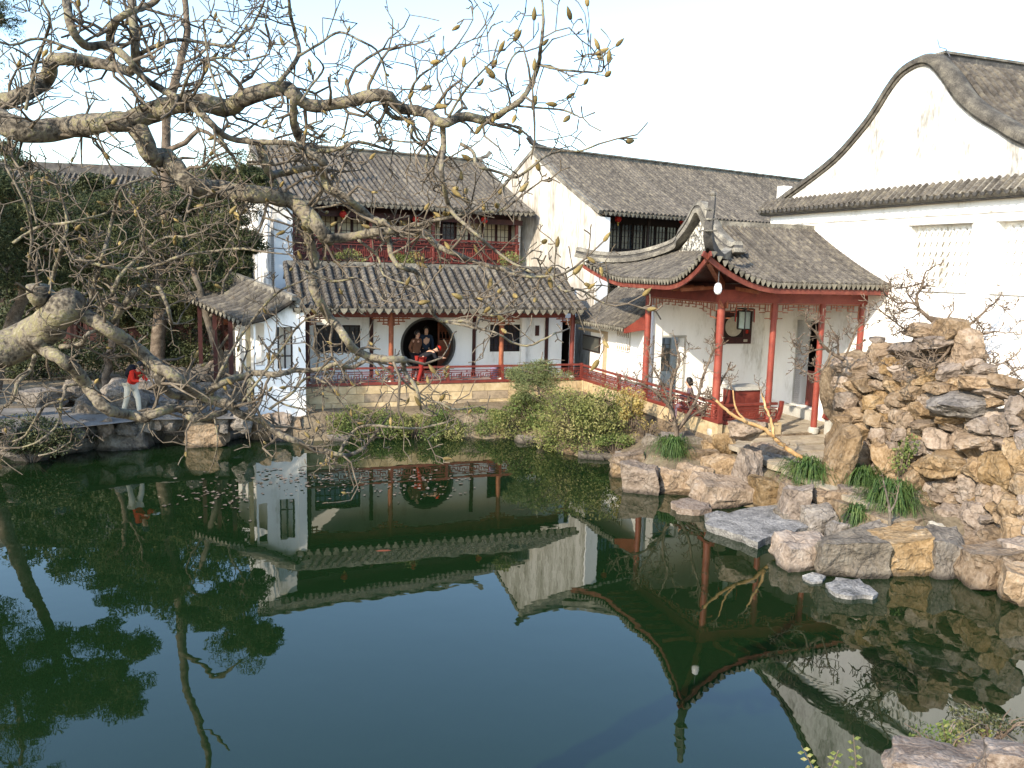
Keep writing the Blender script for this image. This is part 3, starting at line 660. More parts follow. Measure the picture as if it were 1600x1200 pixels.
# roof falling to the left, ridge running back
sgr = group_part('roof', sg)
rl = 3.6; TL, RS = .45, .16                       # the gallery turns away from us, climbing gently
def sgp(x, y, z): return V3((x-TL*y, y, z+RS*y))
pt = [(sx0-.35, ztop-.06), (sx0+.25, ztop+.08), (lerp(sx0, ax, .6), lerp(ztop, az_, .55)), (ax, az_+.02)]
m = MB(); m.strip([[sgp(x, -.1, z), sgp(x, rl, z)] for x, z in pt]); m.strip([[sgp(x, -.1, z-.09), sgp(x, rl, z-.09)] for x, z in pt])
for (a, b_), (c, d) in zip(pt, pt[1:]): m.quad((a, -.1, b_-.09), (c, -.1, d-.09), (c, -.1, d), (a, -.1, b_))
m.quad(sgp(ax, -.1, az_), sgp(ax, rl, az_), sgp(sx1+1.2, rl, az_-.7), (sx1, -.1, az_-.3)); m.build('roof_deck', pan, sgr, fix=False)
for i in range(15):
    y = i*.255; tile_row(MB(), [sgp(x, y, z+.03) for x, z in pt], .095, .2, (-TL, 1, RS)).build('tile_row', tile, sgr, 35)
    o = MB().prism([(-.09, 0), (.09, 0), (.085, -.05), (0, -.14), (-.085, -.05)], (-.012, .012), 'x').build('drip_tile', drip_m, sgr); o.location = sgp(pt[0][0]-.02, y+.13, pt[0][1]+.03); o.rotation_euler = (0, 0, radians(24))
MB().sweep([sgp(ax, -.12, az_+.06), sgp(ax, rl, az_+.06)], [(-.1, -.06), (.1, -.06), (.08, .1), (-.08, .1)]).build('ridge', ridge_m, sgr)
for y, mt in ((.35, sand), (1.4, maroon), (2.4, maroon), (3.4, maroon)): q = sgp(sx0, y, 0); MB().box(q.x-.05, q.x+.08, y, y+.13, .6, ztop-.1+RS*y).build('post', mt, sg)
MB().prism([(sx0+1.1, .4), (sx0+1.2, .4), (sx0+1.2-TL*3.4, 3.8), (sx0+1.1-TL*3.4, 3.8)], (.6, 3.6), 'z').build('inner_wall', plaster, sg)
# ------------------------------------------------------------------ corner pavilion with upturned roof
pv = at_frame('corner_pavilion', 'open red-columned pavilion with grey upturned roof and tall corner horn', 'pavilion', PF)
OV, DW, DL = 1.2, 4.3, 3.91            # eave overhang, depth to the wall, length along the water
RYC = DL/2; EMAX = RYC+OV; XG = .58; EG = XG+OV; EL = DL+2*OV
def pz(e): return 4.93 + .38*e + .0345*e*e
def bend(ex, ey, z):
    """lift and push out the corners"""
    for yy, sgn, amp in ((ey, -1, .82), (EL-ey, 1, .50)):
        r = hypot(ex, yy)
        if r < 2.1:
            k = (1-r/2.1)**2; return V3((ex-OV-.26*k, ey-OV+sgn*.26*k, z+amp*k))
    return V3((ex-OV, ey-OV, z))
def front_pt(ex, ey): return bend(ex, ey, pz(ey))
def skirt_pt(ex, ey): return bend(ex, ey, pz(ex))
proof = group_part('roof', pv)
m = MB(); NX = 56; NT = 10
xs_ = [.02+(DW+OV-.02)*i/NX for i in range(NX+1)]
def fmax(ex): return min(ex, EMAX) if ex < EG else EMAX
m.strip([[front_pt(ex, fmax(ex)*j/NT) for j in range(NT+1)] for ex in xs_])
m.strip([[front_pt(ex, fmax(ex)*j/NT)-V3((0, 0, .1)) for j in range(NT+1)] for ex in xs_])
ys_ = [.02+(EL-.04)*i/70 for i in range(71)]
def smax(ey): return min(ey, EL-ey, EG)
m.strip([[skirt_pt(smax(ey)*j/NT, ey) for j in range(NT+1)] for ey in ys_])
m.strip([[skirt_pt(smax(ey)*j/NT, ey)-V3((0, 0, .1)) for j in range(NT+1)] for ey in ys_])
def back_pt(ex, e): p = bend(ex, EL-e, pz(e)); return p
m.strip([[back_pt(ex, fmax(ex)*j/NT) for j in range(NT+1)] for ex in xs_])
m.build('roof_deck', pan, proof, fix=False)
up3 = V3((0, 0, .035)); PT = .152
n_ = int((DW+OV)/PT)
for i in range(n_+1):
    ex = .08+i*PT
    if ex > DW+OV-.02: break
    L_ = fmax(ex)
    if L_ > .1: tile_row(MB(), [front_pt(ex, L_*j/9)+up3 for j in range(10)], .052, .17, (1, 0, 0), 5).build('tile_row', tile, proof, 35)
n_ = int(EL/PT)
for i in range(n_+1):
    ey = .08+i*PT; L_ = smax(ey) if ey < EL else 0
    if L_ > .1: tile_row(MB(), [skirt_pt(L_*j/7, ey)+up3 for j in range(8)], .052, .17, (0, 1, 0), 5).build('tile_row', tile, proof, 35)
dmp = drip_mesh(PT*.86, .135).mesh('drip_tile', drip_m); 
for i in range(int((DW+OV)/PT)):
    q = front_pt(.08+(i+.5)*PT, 0); put('drip_tile', dmp, proof, q+V3((0, -.03, .03)), (radians(8), 0, 0))
for i in range(int(EL/PT)):
    q = skirt_pt(0, .08+(i+.5)*PT); put('drip_tile', dmp, proof, q+V3((-.03, 0, .03)), (radians(8), 0, radians(-90)))
# red fascia under the eaves, soffit, rafter ends
fp = [front_pt(.0+(DW+OV)*i/40, 0) for i in range(41)]; sp = [skirt_pt(0, EL*i/48) for i in range(49)]
fb = [(-.02, -.23), (.03, -.23), (.03, -.10), (-.02, -.10)]
MB().sweep([p+V3((.0, .06, 0)) for p in fp], fb).build('fascia', fasc, proof, 40)
MB().sweep([p+V3((.06, .0, 0)) for p in sp], fb).build('fascia', fasc, proof, 40)
m = MB()
m.strip([[front_pt((DW+OV)*i/40, 0)+V3((0, .09, -.14)), front_pt((DW+OV)*i/40, .55)+V3((0, 0, -.12)), V3((max(0, (DW+OV)*i/40-OV), .05, 4.9))] for i in range(41)])
m.strip([[skirt_pt(0, EL*i/48)+V3((.09, 0, -.14)), skirt_pt(.55, EL*i/48)+V3((0, 0, -.12)), V3((.05, min(DL, max(0, EL*i/48-OV)), 4.9))] for i in range(49)])
m.build('soffit', maroon, proof, fix=False)
for i in range(9):
    x = .35+i*.48; MB().bar((x, .1, 4.80), (x, -1.02, 4.72), .06, .09).build('rafter', redold, proof)
for i in range(8):
    y = .3+i*.48; MB().bar((.1, y, 4.80), (-1.02, y, 4.72), .06, .09).build('rafter', redold, proof)
MB().bar((0, 0, 4.85), tuple(front_pt(.15, .15)+V3((0, 0, -.22))), .12, .16).build('corner_rafter', redold, proof)
# horn at the near corner
hp = [front_pt(.85, .85)+V3((0, 0, .06)), front_pt(.45, .45)+V3((0, 0, .10)), front_pt(.12, .12)+V3((0, 0, .16)), V3((-1.47, -1.47, 6.12)), V3((-1.47, -1.51, 6.38)), V3((-1.46, -1.53, 6.6)), V3((-1.45, -1.54, 6.8)), V3((-1.45, -1.54, 6.9))]
def taper(path, w0, w1, h0, h1):
    m = MB(); n0 = 0; k = 4; path = [V3(p) for p in path]; M_ = len(path)
    for i, p in enumerate(path):
        d = (path[min(i+1, M_-1)]-path[max(i-1, 0)]).normalized(); sx = V3((1, -1, 0)).normalized(); sy = sx.cross(d).normalized(); t = i/(M_-1); a, c = lerp(w0, w1, t)/2, lerp(h0, h1, t)/2
        for q in (-sx*a-sy*c, sx*a-sy*c, sx*a+sy*c, -sx*a+sy*c): m.v.append(tuple(p+q))
    for i in range(M_-1):
        for j in range(4): a = i*4+j; b_ = i*4+(j+1) % 4; m.f.append((a, b_, b_+4, a+4))
    m.f.append((3, 2, 1, 0)); m.f.append(tuple((M_-1)*4+j for j in range(4))); return m
hn = taper(hp, .24, .12, .26, .12).build('corner_horn', ridge_dark, proof, 40)
for z, w_ in ((6.12, .25), (6.38, .22), (6.6, .2)):
    MB().box(-1.47-w_/2, -1.47+w_/2, -1.51-w_/2, -1.51+w_/2, z-.015, z+.02).build('horn_band', ridge_m, hn)
MB().lathe([(.05, 0), (.085, .04), (.075, .1), (.0, .14)], 10, (-1.45, -1.54, 6.88)).build('horn_tip', ridge_m, hn, 60)
taper([front_pt(EG, EG)+V3((0, 0, .08)), front_pt(1.4, 1.4)+V3((0, 0, .10)), front_pt(.85, .85)+V3((0, 0, .07))], .2, .24, .24, .26).build('hip_ridge', ridge_m, proof, 40)
# gable with carved relief and its thick moulded ridge
gz = pz(EG)
MB().prism([(EG-OV+.05, gz-.05), (EL-EG-OV-.05, gz-.05), (RYC+.75, gz+.33), (RYC+.3, 6.42), (RYC, 6.66), (RYC-.3, 6.42), (RYC-.75, gz+.33)], (XG-.03, XG+.1), 'x').build('gable_relief', relief, proof)
fe = EL-EG-OV
path = [skirt_pt(.0, EL-.02)+V3((-.18, .12, .26)), skirt_pt(.25, EL-.3)+V3((0, 0, .20)), skirt_pt(.7, EL-.72)+V3((0, 0, .20)), skirt_pt(1.2, EL-1.2)+V3((0, 0, .22)), V3((XG-.06, fe-.1, gz+.25)), V3((XG-.1, fe-.5, gz+.50)), V3((XG-.1, RYC+.45, 6.55)), V3((XG-.1, RYC+.18, 6.86)), V3((XG-.1, RYC, 6.93)), V3((XG-.1, RYC-.18, 6.86)), V3((XG-.1, RYC-.5, 6.50)), V3((XG-.1, EG-OV+.45, gz+.42)), V3((XG-.1, EG-OV+.0, gz+.17)), V3((XG-.1, EG-OV-.32, gz+.07)), V3((XG-.1, EG-OV-.5, gz+.12))]
path = [V3(p) for p in path]
def spl3(P, n_):
    out = []
    for i in range(len(P)-1):
        p0 = P[max(i-1, 0)]; p1 = P[i]; p2 = P[i+1]; p3 = P[min(i+2, len(P)-1)]
        for k in range(n_):
            t = k/n_; out.append(.5*((2*p1)+(p2-p0)*t+(2*p0-5*p1+4*p2-p3)*t*t+(3*p1-p0-3*p2+p3)*t**3))
    out.append(P[-1]); return out
sw = spl3(path, 4)
MB().sweep(sw, [(-.17, -.14), (.17, -.14), (.17, -.02), (-.17, -.02)]).build('verge_ridge', ridge_m, proof, 40)
MB().sweep([p+V3((0, 0, .0)) for p in sw], [(-.12, -.02), (.12, -.02), (.12, .06), (-.12, .06)]).build('verge_ridge_band', ridge_dark, proof, 40)
MB().sweep(sw, [(-.15, .06), (.15, .06), (.11, .17), (-.11, .17)]).build('verge_ridge_cap', ridge_m, proof, 40)
MB().box(XG, DW, RYC-.11, RYC+.11, pz(EMAX)-.05, pz(EMAX)+.12).build('main_ridge', ridge_m, proof)
# columns and beams
SK = -.088                                       # the row of posts runs slightly askew to the wall
px_c = [PF.on_y(1206, 540, -.13).x, PF.on_y(1281, 540, -.26).x, 4.19]
c1 = column(pv, 0, 0, FLOOR_P, 4.42, .104, redb); MB().lathe([(.10, 0), (.10, .75)], 12, (-.03, -.05, .3)).build('short_post', red, pv, 40)
for x in px_c: column(pv, x, SK*x, FLOOR_P-.05, 4.42, .086, redb)
column(pv, .02, DL-.12, FLOOR_P, 4.42, .1, redb)
MB().bar((-.1, .01, 4.585), (DW-.02, SK*DW, 4.585), .18, .33).build('beam', redb, pv)
MB().box(-.09, .09, .09, DL-.01, 4.42, 4.75).build('beam', red, pv)
MB().bar((-.05, .0, 4.826), (DW-.02, SK*DW, 4.826), .12, .146).build('eave_purlin', maroon, pv)
MB().box(-.06, .06, .06, DL-.01, 4.752, 4.9).build('eave_purlin', maroon, pv)
m = MB()
for a, c in zip([0]+px_c, px_c): hang_fret(m, a+.1, c-.1, 4.41, 0, .42, .16)
o = m.build('valance', redold, pv, kind='stuff'); o.rotation_euler = (0, 0, math.atan(SK))
fm = MB(); hang_fret(fm, .12, DL-.25, 4.41, 0, .42, .18)
va = fm.build('valance', redold, pv, kind='stuff'); va.rotation_euler = (0, 0, radians(90))
MB().box(.1, DW-.02, .1, DL, 4.9, 4.95).build('ceiling', maroon, pv)
MB().lathe([(.0, -.0), (.1, .03), (.14, .12), (.1, .2), (.03, .22)], 10, (px_c[2]+.12, -.12, 4.6)).build('floodlight', metal, pv, 50)
m = MB()
for k in range(4): m.box(-.09-.02*k, -.05-.02*k, -.2+.03*k, -.1, 4.3+.05*k, 4.36+.05*k); m.box(.03+.02*k, .08+.02*k, -.2+.03*k, -.1, 4.28+.05*k, 4.34+.05*k)
m.build('column_bracket', redold, pv, kind='stuff')
# wall facing us at the far end, with doorway
VW = DL
ho = (.36, 1.38, 1.0, 3.18)
m = MB(); wall_with_holes(m, .28, DW, .3, 4.95, VW, VW+.34, [ho]); m.build('back_wall', plaster, pv)
m = MB(); m.box(ho[0]-.06, ho[0], VW-.02, VW+.36, 1.0, 3.24); m.box(ho[1], ho[1]+.06, VW-.02, VW+.36, 1.0, 3.24); m.box(ho[0], ho[1], VW-.02, VW+.36, 3.18, 3.24); m.build('door_surround', greyst, pv)
hl = (1.25, 1.95, 1.9, 3.0)
m = MB(); wall_with_holes(m, .62, 3.4, .3, 3.6, VW+1.7, VW+1.85, [hl]); m.build('passage_wall', plaster, pv)
m = MB(); fret(m, hl[0], hl[1], hl[2], hl[3], VW+1.78, .2, .03); 
for i in range(1, 5): m.box(hl[0], hl[1], VW+1.765, VW+1.795, lerp(hl[2], hl[3], i/5)-.012, lerp(hl[2], hl[3], i/5)+.012)
m.build('passage_lattice', sandgrey, pv, kind='stuff')
MB().box(.6, 3.4, VW+2.3, VW+2.35, .3, 3.6).build('passage_back', plaster_old, pv)
sc_ = thing('hanging_screen', 'dark framed panel with pale marble disc hanging on the pavilion wall', 'panel', PF.w(3.1, VW-.03, 2.97), PF.a)
m = MB(); wall_with_holes(m, -.66, .66, 0, 1.03, -.05, 0, [(-.36, .36, .2, .88), (-.56, -.44, .3, .8), (.44, .56, .3, .8)]); m.build('frame', maroon, sc_)
MB().box(-.6, .6, -.02, .02, .05, .98).build('backing', darkwood, sc_)
c_ = MB().lathe([(.31, 0), (.31, .02)], 32, (0, 0, 0)).build('marble_disc', marble, sc_, 40); c_.rotation_euler = (radians(90), 0, 0); c_.location = (0, -.022, .54)
MB().box(.45, .55, -.03, -.021, .32, .78).build('scroll', lanternm, sc_); MB().box(-.55, -.45, -.03, -.021, .32, .78).build('scroll', marble, sc_)
MB().box(-.52, -.38, -.056, -.05, .06, .14).build('caption', marble, sc_); MB().box(.38, .52, -.056, -.05, .06, .14).build('caption', marble, sc_)
q = PF.on_y(1163, 500, 1.3)
ln = thing('palace_lantern', 'wooden palace lantern with glass sides hanging inside the pavilion', 'lantern', PF.w(q.x, 1.3, q.z-.25), PF.a)
m = MB()
for i in range(6):
    a = pi/3*i; m.bar((.2*cos(a), .2*sin(a), .0), (.2*cos(a), .2*sin(a), .5), .025, .025); b_ = a+pi/3
    for z, r_ in ((.0, .2), (.5, .2), (.56, .28)): m.bar((r_*cos(a), r_*sin(a), z), (r_*cos(b_), r_*sin(b_), z), .025, .025)
m.build('lantern_frame', darkwood, ln)
MB().lathe([(.17, .02), (.17, .48)], 6).build('glass_sides', plain('lantern_glass', (.35, .42, .38), .3), ln)
for i in range(6): a = pi/3*i; MB().tube([(.28*cos(a), .28*sin(a), .56), (.29*cos(a), .29*sin(a), .2)], .014, 5).build('tassel', lanternm if i % 2 else metal, ln)
MB().tube([(0, 0, .5), (0, 0, 4.9-(q.z-.25))], .012, 5).build('cord', metal, ln)
lm = thing('dome_lamp', 'white egg-shaped lamp hanging under the upturned roof corner', 'lamp', PF.w(-.94, -1.21, 4.80), PF.a); lm.scale = (.8, .8, .85)
MB().lathe([(.0, -.17), (.07, -.15), (.115, -.07), (.12, .02), (.09, .12), (.04, .16)], 16).build('shade', whitepaint, lm, 60)
MB().tube([(0, 0, .14), (0, 0, .5)], .015, 6).build('stem', metal, lm)
q = PF.on_y(1157, 640, .75)
ch = thing('stone_top_chest', 'red wooden chest with grey stone top beside the corner column', 'chest', PF.w(q.x, .75, FLOOR_P), PF.a)
zt = PF.on_y(1157, 604, .55).z
m = MB(); m.box(-.40, .40, -.28, .28, .06, zt-FLOOR_P-.09)
for z in (.3, .62): m.box(-.42, .42, -.30, .30, z, z+.05)
m.build('body', red, ch); MB().box(-.44, .44, -.33, .33, zt-FLOOR_P-.09, zt-FLOOR_P).build('top', greyst, ch)

# ------------------------------------------------------------------ short passage between covered walk and pavilion
R1 = atz(1125, 660, 1.38); R2 = GF.w(9.42, .9, 1.38)
dR = R1-R2; RFm = Frame(R2.x, R2.y, math.degrees(atan2(dR.y, dR.x))); RL = dR.length
ps = at_frame('passage_roof', 'short tiled passage with stele wall between covered walk and pavilion', 'building', RFm)
ke = RFm.on_y(975, 515, -.3).x; bw = .44; ke2 = RL-DL-.34
pp = curve_prof(-.3, RFm.on_y(930, 506, -.3).z, 1.35, 4.5, .05, 5)
straight_roof(ps, -.15, ke, pp, .17, .06, .17, drip=(.82, .14))
MB().box(-.1, ke+.05, 1.3, 1.45, 4.45, 4.62).build('ridge', ridge_m, ps)
MB().prism([(-.3, pp[0][1]-.14), (-.3, pp[0][1]), (1.35, 4.5), (1.35, 4.2), (.5, pp[0][1]-.02)], (ke-.02, ke+.06), 'x').build('bargeboard', redb, ps)
def rw(px, py): q = RFm.on_y(px, py, bw); return q.x, q.z
MB().box(-.35, ke, bw, bw+.25, .4, 3.85).build('back_wall', plaster, ps)
MB().box(ke, ke2, bw-.002, bw+.25, .4, 4.9).build('end_wall', plaster, ps)
s0, s1 = rw(913, 522), rw(938, 552)
st = group_part('stele_frame', ps)
MB().box(s0[0], s1[0], bw-.05, bw-.001, s1[1], s0[1]).build('frame', darkwood, st); MB().box(s0[0]+.05, s1[0]-.05, bw-.06, bw-.051, s1[1]+.05, s0[1]-.05).build('stele', plain('black_stele', (.06, .06, .05), .35), st)
a0 = rw(910, 520); a1 = rw(949, 520)
m = MB(); m.box(a1[0]-.05, a1[0]+.05, bw-.12, bw, 1.0, a0[1]+.12); m.box(a0[0]-.1, a1[0]+.05, bw-.12, bw, a0[1]+.12, a0[1]+.2); m.build('wall_surround', plain('brown_plaster', (.40, .31, .2), .9), ps)
l0, l1 = rw(966, 516), rw(984, 550)
MB().box(l0[0], l1[0], bw-.03, bw-.001, l1[1], l0[1]).build('lattice_back', sandgrey, ps)
m = MB(); fret(m, l0[0], l1[0], l1[1], l0[1], bw-.045, .14, .02)
m.build('lattice', plaster, ps, kind='stuff')
prl = at_frame('pavilion_railing', 'slanting run of red lattice railing from the walk to the corner column', 'railing', RFm)
rail_run(prl, .06, RL, 0, 1.36, .52, [RL*.33, RL*.66, RL-.03])
srl = at_frame('entrance_railing', 'short red bench railing with curved end beside the pavilion entrance', 'railing', PF)
rx = PF.on_y(1213, 640, -.18).x
rail_run(srl, .1, rx, -.18, 1.3, .5, [])
MB().prism([(rx-.02, 1.3), (rx+.10, 1.34), (rx+.17, 1.55), (rx+.2, 1.84), (rx+.12, 1.84), (rx+.09, 1.55), (rx+.02, 1.42)], (-.23, -.13), 'y').build('end_bracket', red, srl)
trl = at_frame('bench_railing', 'red bench railing half hidden behind the tall rockery', 'railing', PF)
r0 = PF.on_y(1290, 640, -.42).x
rail_run(trl, r0, DW-.05, -.46, 1.35, .55, [])
MB().prism([(r0+.02, 1.35), (r0-.1, 1.38), (r0-.02, 1.6), (r0+.02, 1.93), (r0+.1, 1.93), (r0+.08, 1.6)], (-.51, -.41), 'y').build('end_bracket', red, trl)
MB().box(r0+.05, r0+.4, -.62, -.36, .85, 1.33).build('bench_support', greyst, trl)

# ------------------------------------------------------------------ terrace under pavilion and passage
te = bpy.data.objects.new('terrace', None); COL.objects.link(te); te['kind'] = 'structure'
m = MB(); pl = [R2+RFm.y*-.06+V3((0, 0, 0)), R1+RFm.y*-.06-PF.y*.06, PF.w(1.7, -.34, 0), PF.w(DW, -.34, 0), PF.w(DW, DL+2.4, 0), PF.w(-2.2, DL+3.2, 0)]
m.prism([(p.x, p.y) for p in pl], (.1, FLOOR_P-.04), 'z'); m.build('terrace_core', mortar, te)
m = MB(); p0 = RFm.w(0, -.05, 0); p1 = RFm.w(RL, -.05, 0)
random.seed(11)
for r_, (za, zb) in enumerate(((.2, .55), (.555, .95), (.955, 1.36))):
    x = -.2
    while x < RL:
        w_ = random.uniform(.7, 1.3); a, c = max(0, x), min(RL, x+w_)
        if c-a > .1:
            mm = MB().box(a+.004, c-.004, -.04-random.random()*.012, .1, za, zb); o = mm.build('stone_block', sand, te); o.location = RFm.o; o.rotation_euler = (0, 0, RFm.a)
        x += w_
for i in range(4):
    x0 = .12+i*.45; o = MB().box(x0, x0+.445, -.26, -.1, .3, 1.27).build('stone_block', sand, te); o.location = PF.o; o.rotation_euler = (0, 0, PF.a)
# paving slabs of the terrace, uneven
def slab(fr, x, y, w_, d_, z, parent, mt=slabm, jit=.035, th=.12):
    pts = []
    for a, c in ((-.5, -.5), (0, -.52), (.5, -.5), (.52, 0), (.5, .5), (0, .5), (-.5, .5), (-.52, .02)):
        pts.append((a*w_+random.uniform(-jit, jit), c*d_+random.uniform(-jit, jit)))
    m = MB(); m.prism(pts, (-th, 0), 'z'); top = [(p[0]*.97, p[1]*.97) for p in pts]
    o = m.build('paving_slab', mt, parent); q = fr.w(x, y, z); o.location = q; o.rotation_euler = (random.uniform(-.012, .012), random.uniform(-.012, .012), fr.a+random.uniform(-.03, .03)); return o
random.seed(3)
y = -5.6
while y < DL-.2:
    d_ = random.uniform(.42, .62); x = -.1 if y < -.4 else .12
    while x < DW-.1:
        w_ = min(random.uniform(.5, 1.0), DW-.02-x)
        if w_ > .15: slab(PF, x+w_/2, y+d_/2, w_-.02, d_-.02, (FLOOR_P if y > -.4 else FLOOR_P-.05-.05*min(5, -y)), te)
        x += w_
    y += d_
m = MB(); m.box(-.3, DW, -6.4, -.3, .05, .60); o = m.build('terrace_bed', mortar, te); o.location = PF.o; o.rotation_euler = (0, 0, PF.a)
q = atz(1314, 690, .9)
bn = thing('litter_bin', 'green plastic litter bin behind the tall rockery', 'bin', (q.x, q.y, .84), PF.a)
MB().lathe([(.15, 0), (.19, .55), (.2, .56), (.2, .6), (.16, .66), (.05, .7)], 8).build('body', greenp, bn)
m = MB(); m.box(-.1, .1, -.2, -.17, .42, .52); m.build('slot', metal, bn)
MB().lathe([(.205, 0), (.205, .03)], 8, (0, 0, .3)).build('hoop', greenp, bn)
q = GF.on_y(773, 572, 1.2)
pb_ = thing('waste_basket', 'pale violet waste basket beside a column of the covered walk', 'basket', GF.w(q.x, 1.2, FLOOR_G), 0)
MB().lathe([(.12, 0), (.16, .5), (.18, .52), (.14, .52), (.11, .05)], 14).build('body', purple, pb_, 40)

# ------------------------------------------------------------------ red silk lanterns under the upper eaves
def silk_lantern(fr, px, py, y, label):
    q = fr.on_y(px, py, y); t = thing('silk_lantern', label, 'lantern', fr.w(q.x, y, q.z), 0, 'red lanterns under the upper eaves'); t.scale = (.72, .72, .72)
    MB().lathe([(.06, -.18), (.15, -.12), (.2, 0), (.15, .12), (.06, .18)], 12).build('globe', lanternm, t, 60)
    MB().lathe([(.065, -.21), (.065, -.18)], 8).build('collar', gold, t); MB().lathe([(.065, .18), (.065, .21)], 8).build('collar', gold, t)
    MB().tube([(0, 0, -.2), (0, 0, -.36)], [.02, .03], 6).build('tassel', gold, t); MB().tube([(0, 0, .2), (0, 0, .5)], .008, 5).build('cord', metal, t)
silk_lantern(AF, 536, 335, .35, 'red silk lantern under balcony eave, leftmost of its house')
silk_lantern(AF, 650, 343, .35, 'red silk lantern in the middle of the balcony eave')
silk_lantern(AF, 757, 344, .35, 'red silk lantern near the right end of the balcony eave')
silk_lantern(BF, 966, 342, .35, 'red silk lantern beside the corner of the white gable')
silk_lantern(BF, 1066, 345, .35, 'red silk lantern just left of the pavilion roof peak')

# ------------------------------------------------------------------ far left hall and far house
LF = Frame(-17.7, 35.2, 10)
lh = at_frame('garden_hall', 'long dark hall with grey tiled roof behind the trees at far left', 'building', LF)
straight_roof(lh, -16, 5.5, curve_prof(0, 5.6, 6.4, 9.2, .25), .24, .08, .4, [(6.4, 9.2), (12.8, 5.6)], joined=True, drip=(.8, .14))
MB().box(-16, 5.5, 6.2, 6.6, 9.1, 9.6).build('ridge', ridge_dark, lh)
MB().prism([(.9, .6), (.9, 5.6), (6.4, 9.0), (12, 5.6), (12, .6)], (5.2, 5.5), 'x').build('gable_wall', plaster_old, lh)
MB().box(-16, 5.2, 2.4, 2.5, .6, 5.6).build('facade', maroon, lh)
for i in range(11): column(lh, -15.2+i*2.0, 1.0, .9, 5.3, .13, maroon)
MB().box(-16, 5.3, .88, 1.12, 4.9, 5.3).build('beam', maroon, lh)
for i in range(22):
    window_panel(lh, -15.6+i*.95, 1.1, 4.6, .85, 2.34, maroon, darkwood if i % 3 else redold, 4)
MB().box(-16, 5.5, .4, 2.4, .5, 1.0).build('platform', greyst, lh)
WF = Frame(-17.5, 47, 16)
fh = at_frame('distant_house', 'distant white house wall glimpsed between trees at upper left', 'building', WF)
straight_roof(fh, -3, 9, curve_prof(-.2, 8.3, 3.5, 10.2, .1), .3, .09, .4, [(3.5, 10.2), (7.4, 8.2)], joined=True, drip=(.8, .14))
m = MB(); wall_with_holes(m, -2.8, 8.8, .5, 8.4, 0, .3, [(i*1.5-1.6, i*1.5-.7, 6.2, 7.5) for i in range(6)]); m.build('wall', plaster, fh)
for i in range(6): window_panel(fh, i*1.5-1.6, 6.2, 7.5, .9, .15, darkwood, glass, 3, base=.05)
# ------------------------------------------------------------------ stones
def stone_mesh(seed, mt, sub=4, blocky=False, cuts=11):
    rg_ = random.Random(seed); bm = bmesh.new(); bmesh.ops.create_icosphere(bm, subdivisions=sub, radius=.62)
    pl = []
    for i in range(cuts):
        z = rg_.uniform(-1, 1); a = rg_.uniform(0, 2*pi); r = sqrt(1-z*z); pl.append((V3((r*cos(a), r*sin(a), z)), rg_.uniform(.30, .47)))
    for ax in range(3):
        for s_ in (-1, 1):
            v = V3((0, 0, 0)); v[ax] = s_; v += V3((rg_.uniform(-.18, .18), rg_.uniform(-.18, .18), rg_.uniform(-.18, .18))); pl.append((v.normalized(), .33 if blocky else .43))
    for v in bm.verts:
        for n_, d in pl:
            k = v.co.dot(n_)-d
            if k > 0: v.co -= n_*k
        if blocky:                                # bedding planes: each layer juts or recedes a little
            ly = int((v.co.z+2)*7.5+noise.noise(v.co*2.2)*.8); f = 1+.055*noise.noise(V3((ly*1.7, seed, .5))); v.co.x *= f; v.co.y *= f
        q = v.co*3.2+V3((seed*3.7, 0, 0)); v.co += v.co.normalized()*(noise.noise(q)*.07+noise.noise(q*2.7)*.04+noise.noise(q*6.1)*.018+(abs(noise.noise(V3((q.x*.6, q.y*.6, q.z*2.4))))*-.05))
    lo = [min(v.co[i] for v in bm.verts) for i in range(3)]; hi = [max(v.co[i] for v in bm.verts) for i in range(3)]
    for v in bm.verts:
        for i in range(3): v.co[i] = (v.co[i]-lo[i])/(hi[i]-lo[i])-.5
    me = bpy.data.meshes.new('stone'); bm.to_mesh(me); bm.free(); me.materials.append(mt); me.shade_smooth(); me.set_sharp_from_angle(angle=radians(24)); return me
SY = [stone_mesh(i, rock) for i in range(12)]; SG = [stone_mesh(40+i, rockg) for i in range(6)]; SM = [stone_mesh(70+i, mortar, 4, cuts=6) for i in range(4)]
SBY = [stone_mesh(120+i, rock, blocky=True, cuts=5) for i in range(7)]; SBG = [stone_mesh(140+i, rockg, blocky=True, cuts=5) for i in range(4)]
rs = random.Random(17)
def stone(parent, px, py, w_, h_, Y=None, zb=None, pool=SY, roll=0, dep=.9, name='stone'):
    """a stone of w_ x h_ photograph pixels, centred on the ray, at distance Y or with its foot at height zb"""
    p = aty(px, py, Y) if Y is not None else None
    if p is None:
        b_ = atz(px, py+h_/2, zb); h_ = h_*(.80 if w_ > 40 else .9); D = (b_-CAMO).dot(FW); hz = h_*D/CAM_F; sz = w_*D/CAM_F; p = V3((b_.x, b_.y+sz*.3, zb+hz/2-.11))
    D = (p-CAMO).dot(FW); sx = w_*D/CAM_F; sz = h_*D/CAM_F*1.06+(.22 if zb is not None else 0); sy = max(sx, sz)*dep
    rz = rs.uniform(-.22, .22)+(pi if rs.random() < .5 else 0)
    return put(name, rs.choice(pool), parent, p, (0, roll, rz), (sx*1.08, sy, sz))
rk = thing('rockery', 'tall rockery of piled yellow stones in front of the big white wall', 'rockery', (0, 0, 0))
def ry(px, py): return poly_at([(1280, 18.9), (1340, 18.4), (1400, 17.5), (1500, 16.2), (1600, 14.8)], px)+(700-py)*.0055
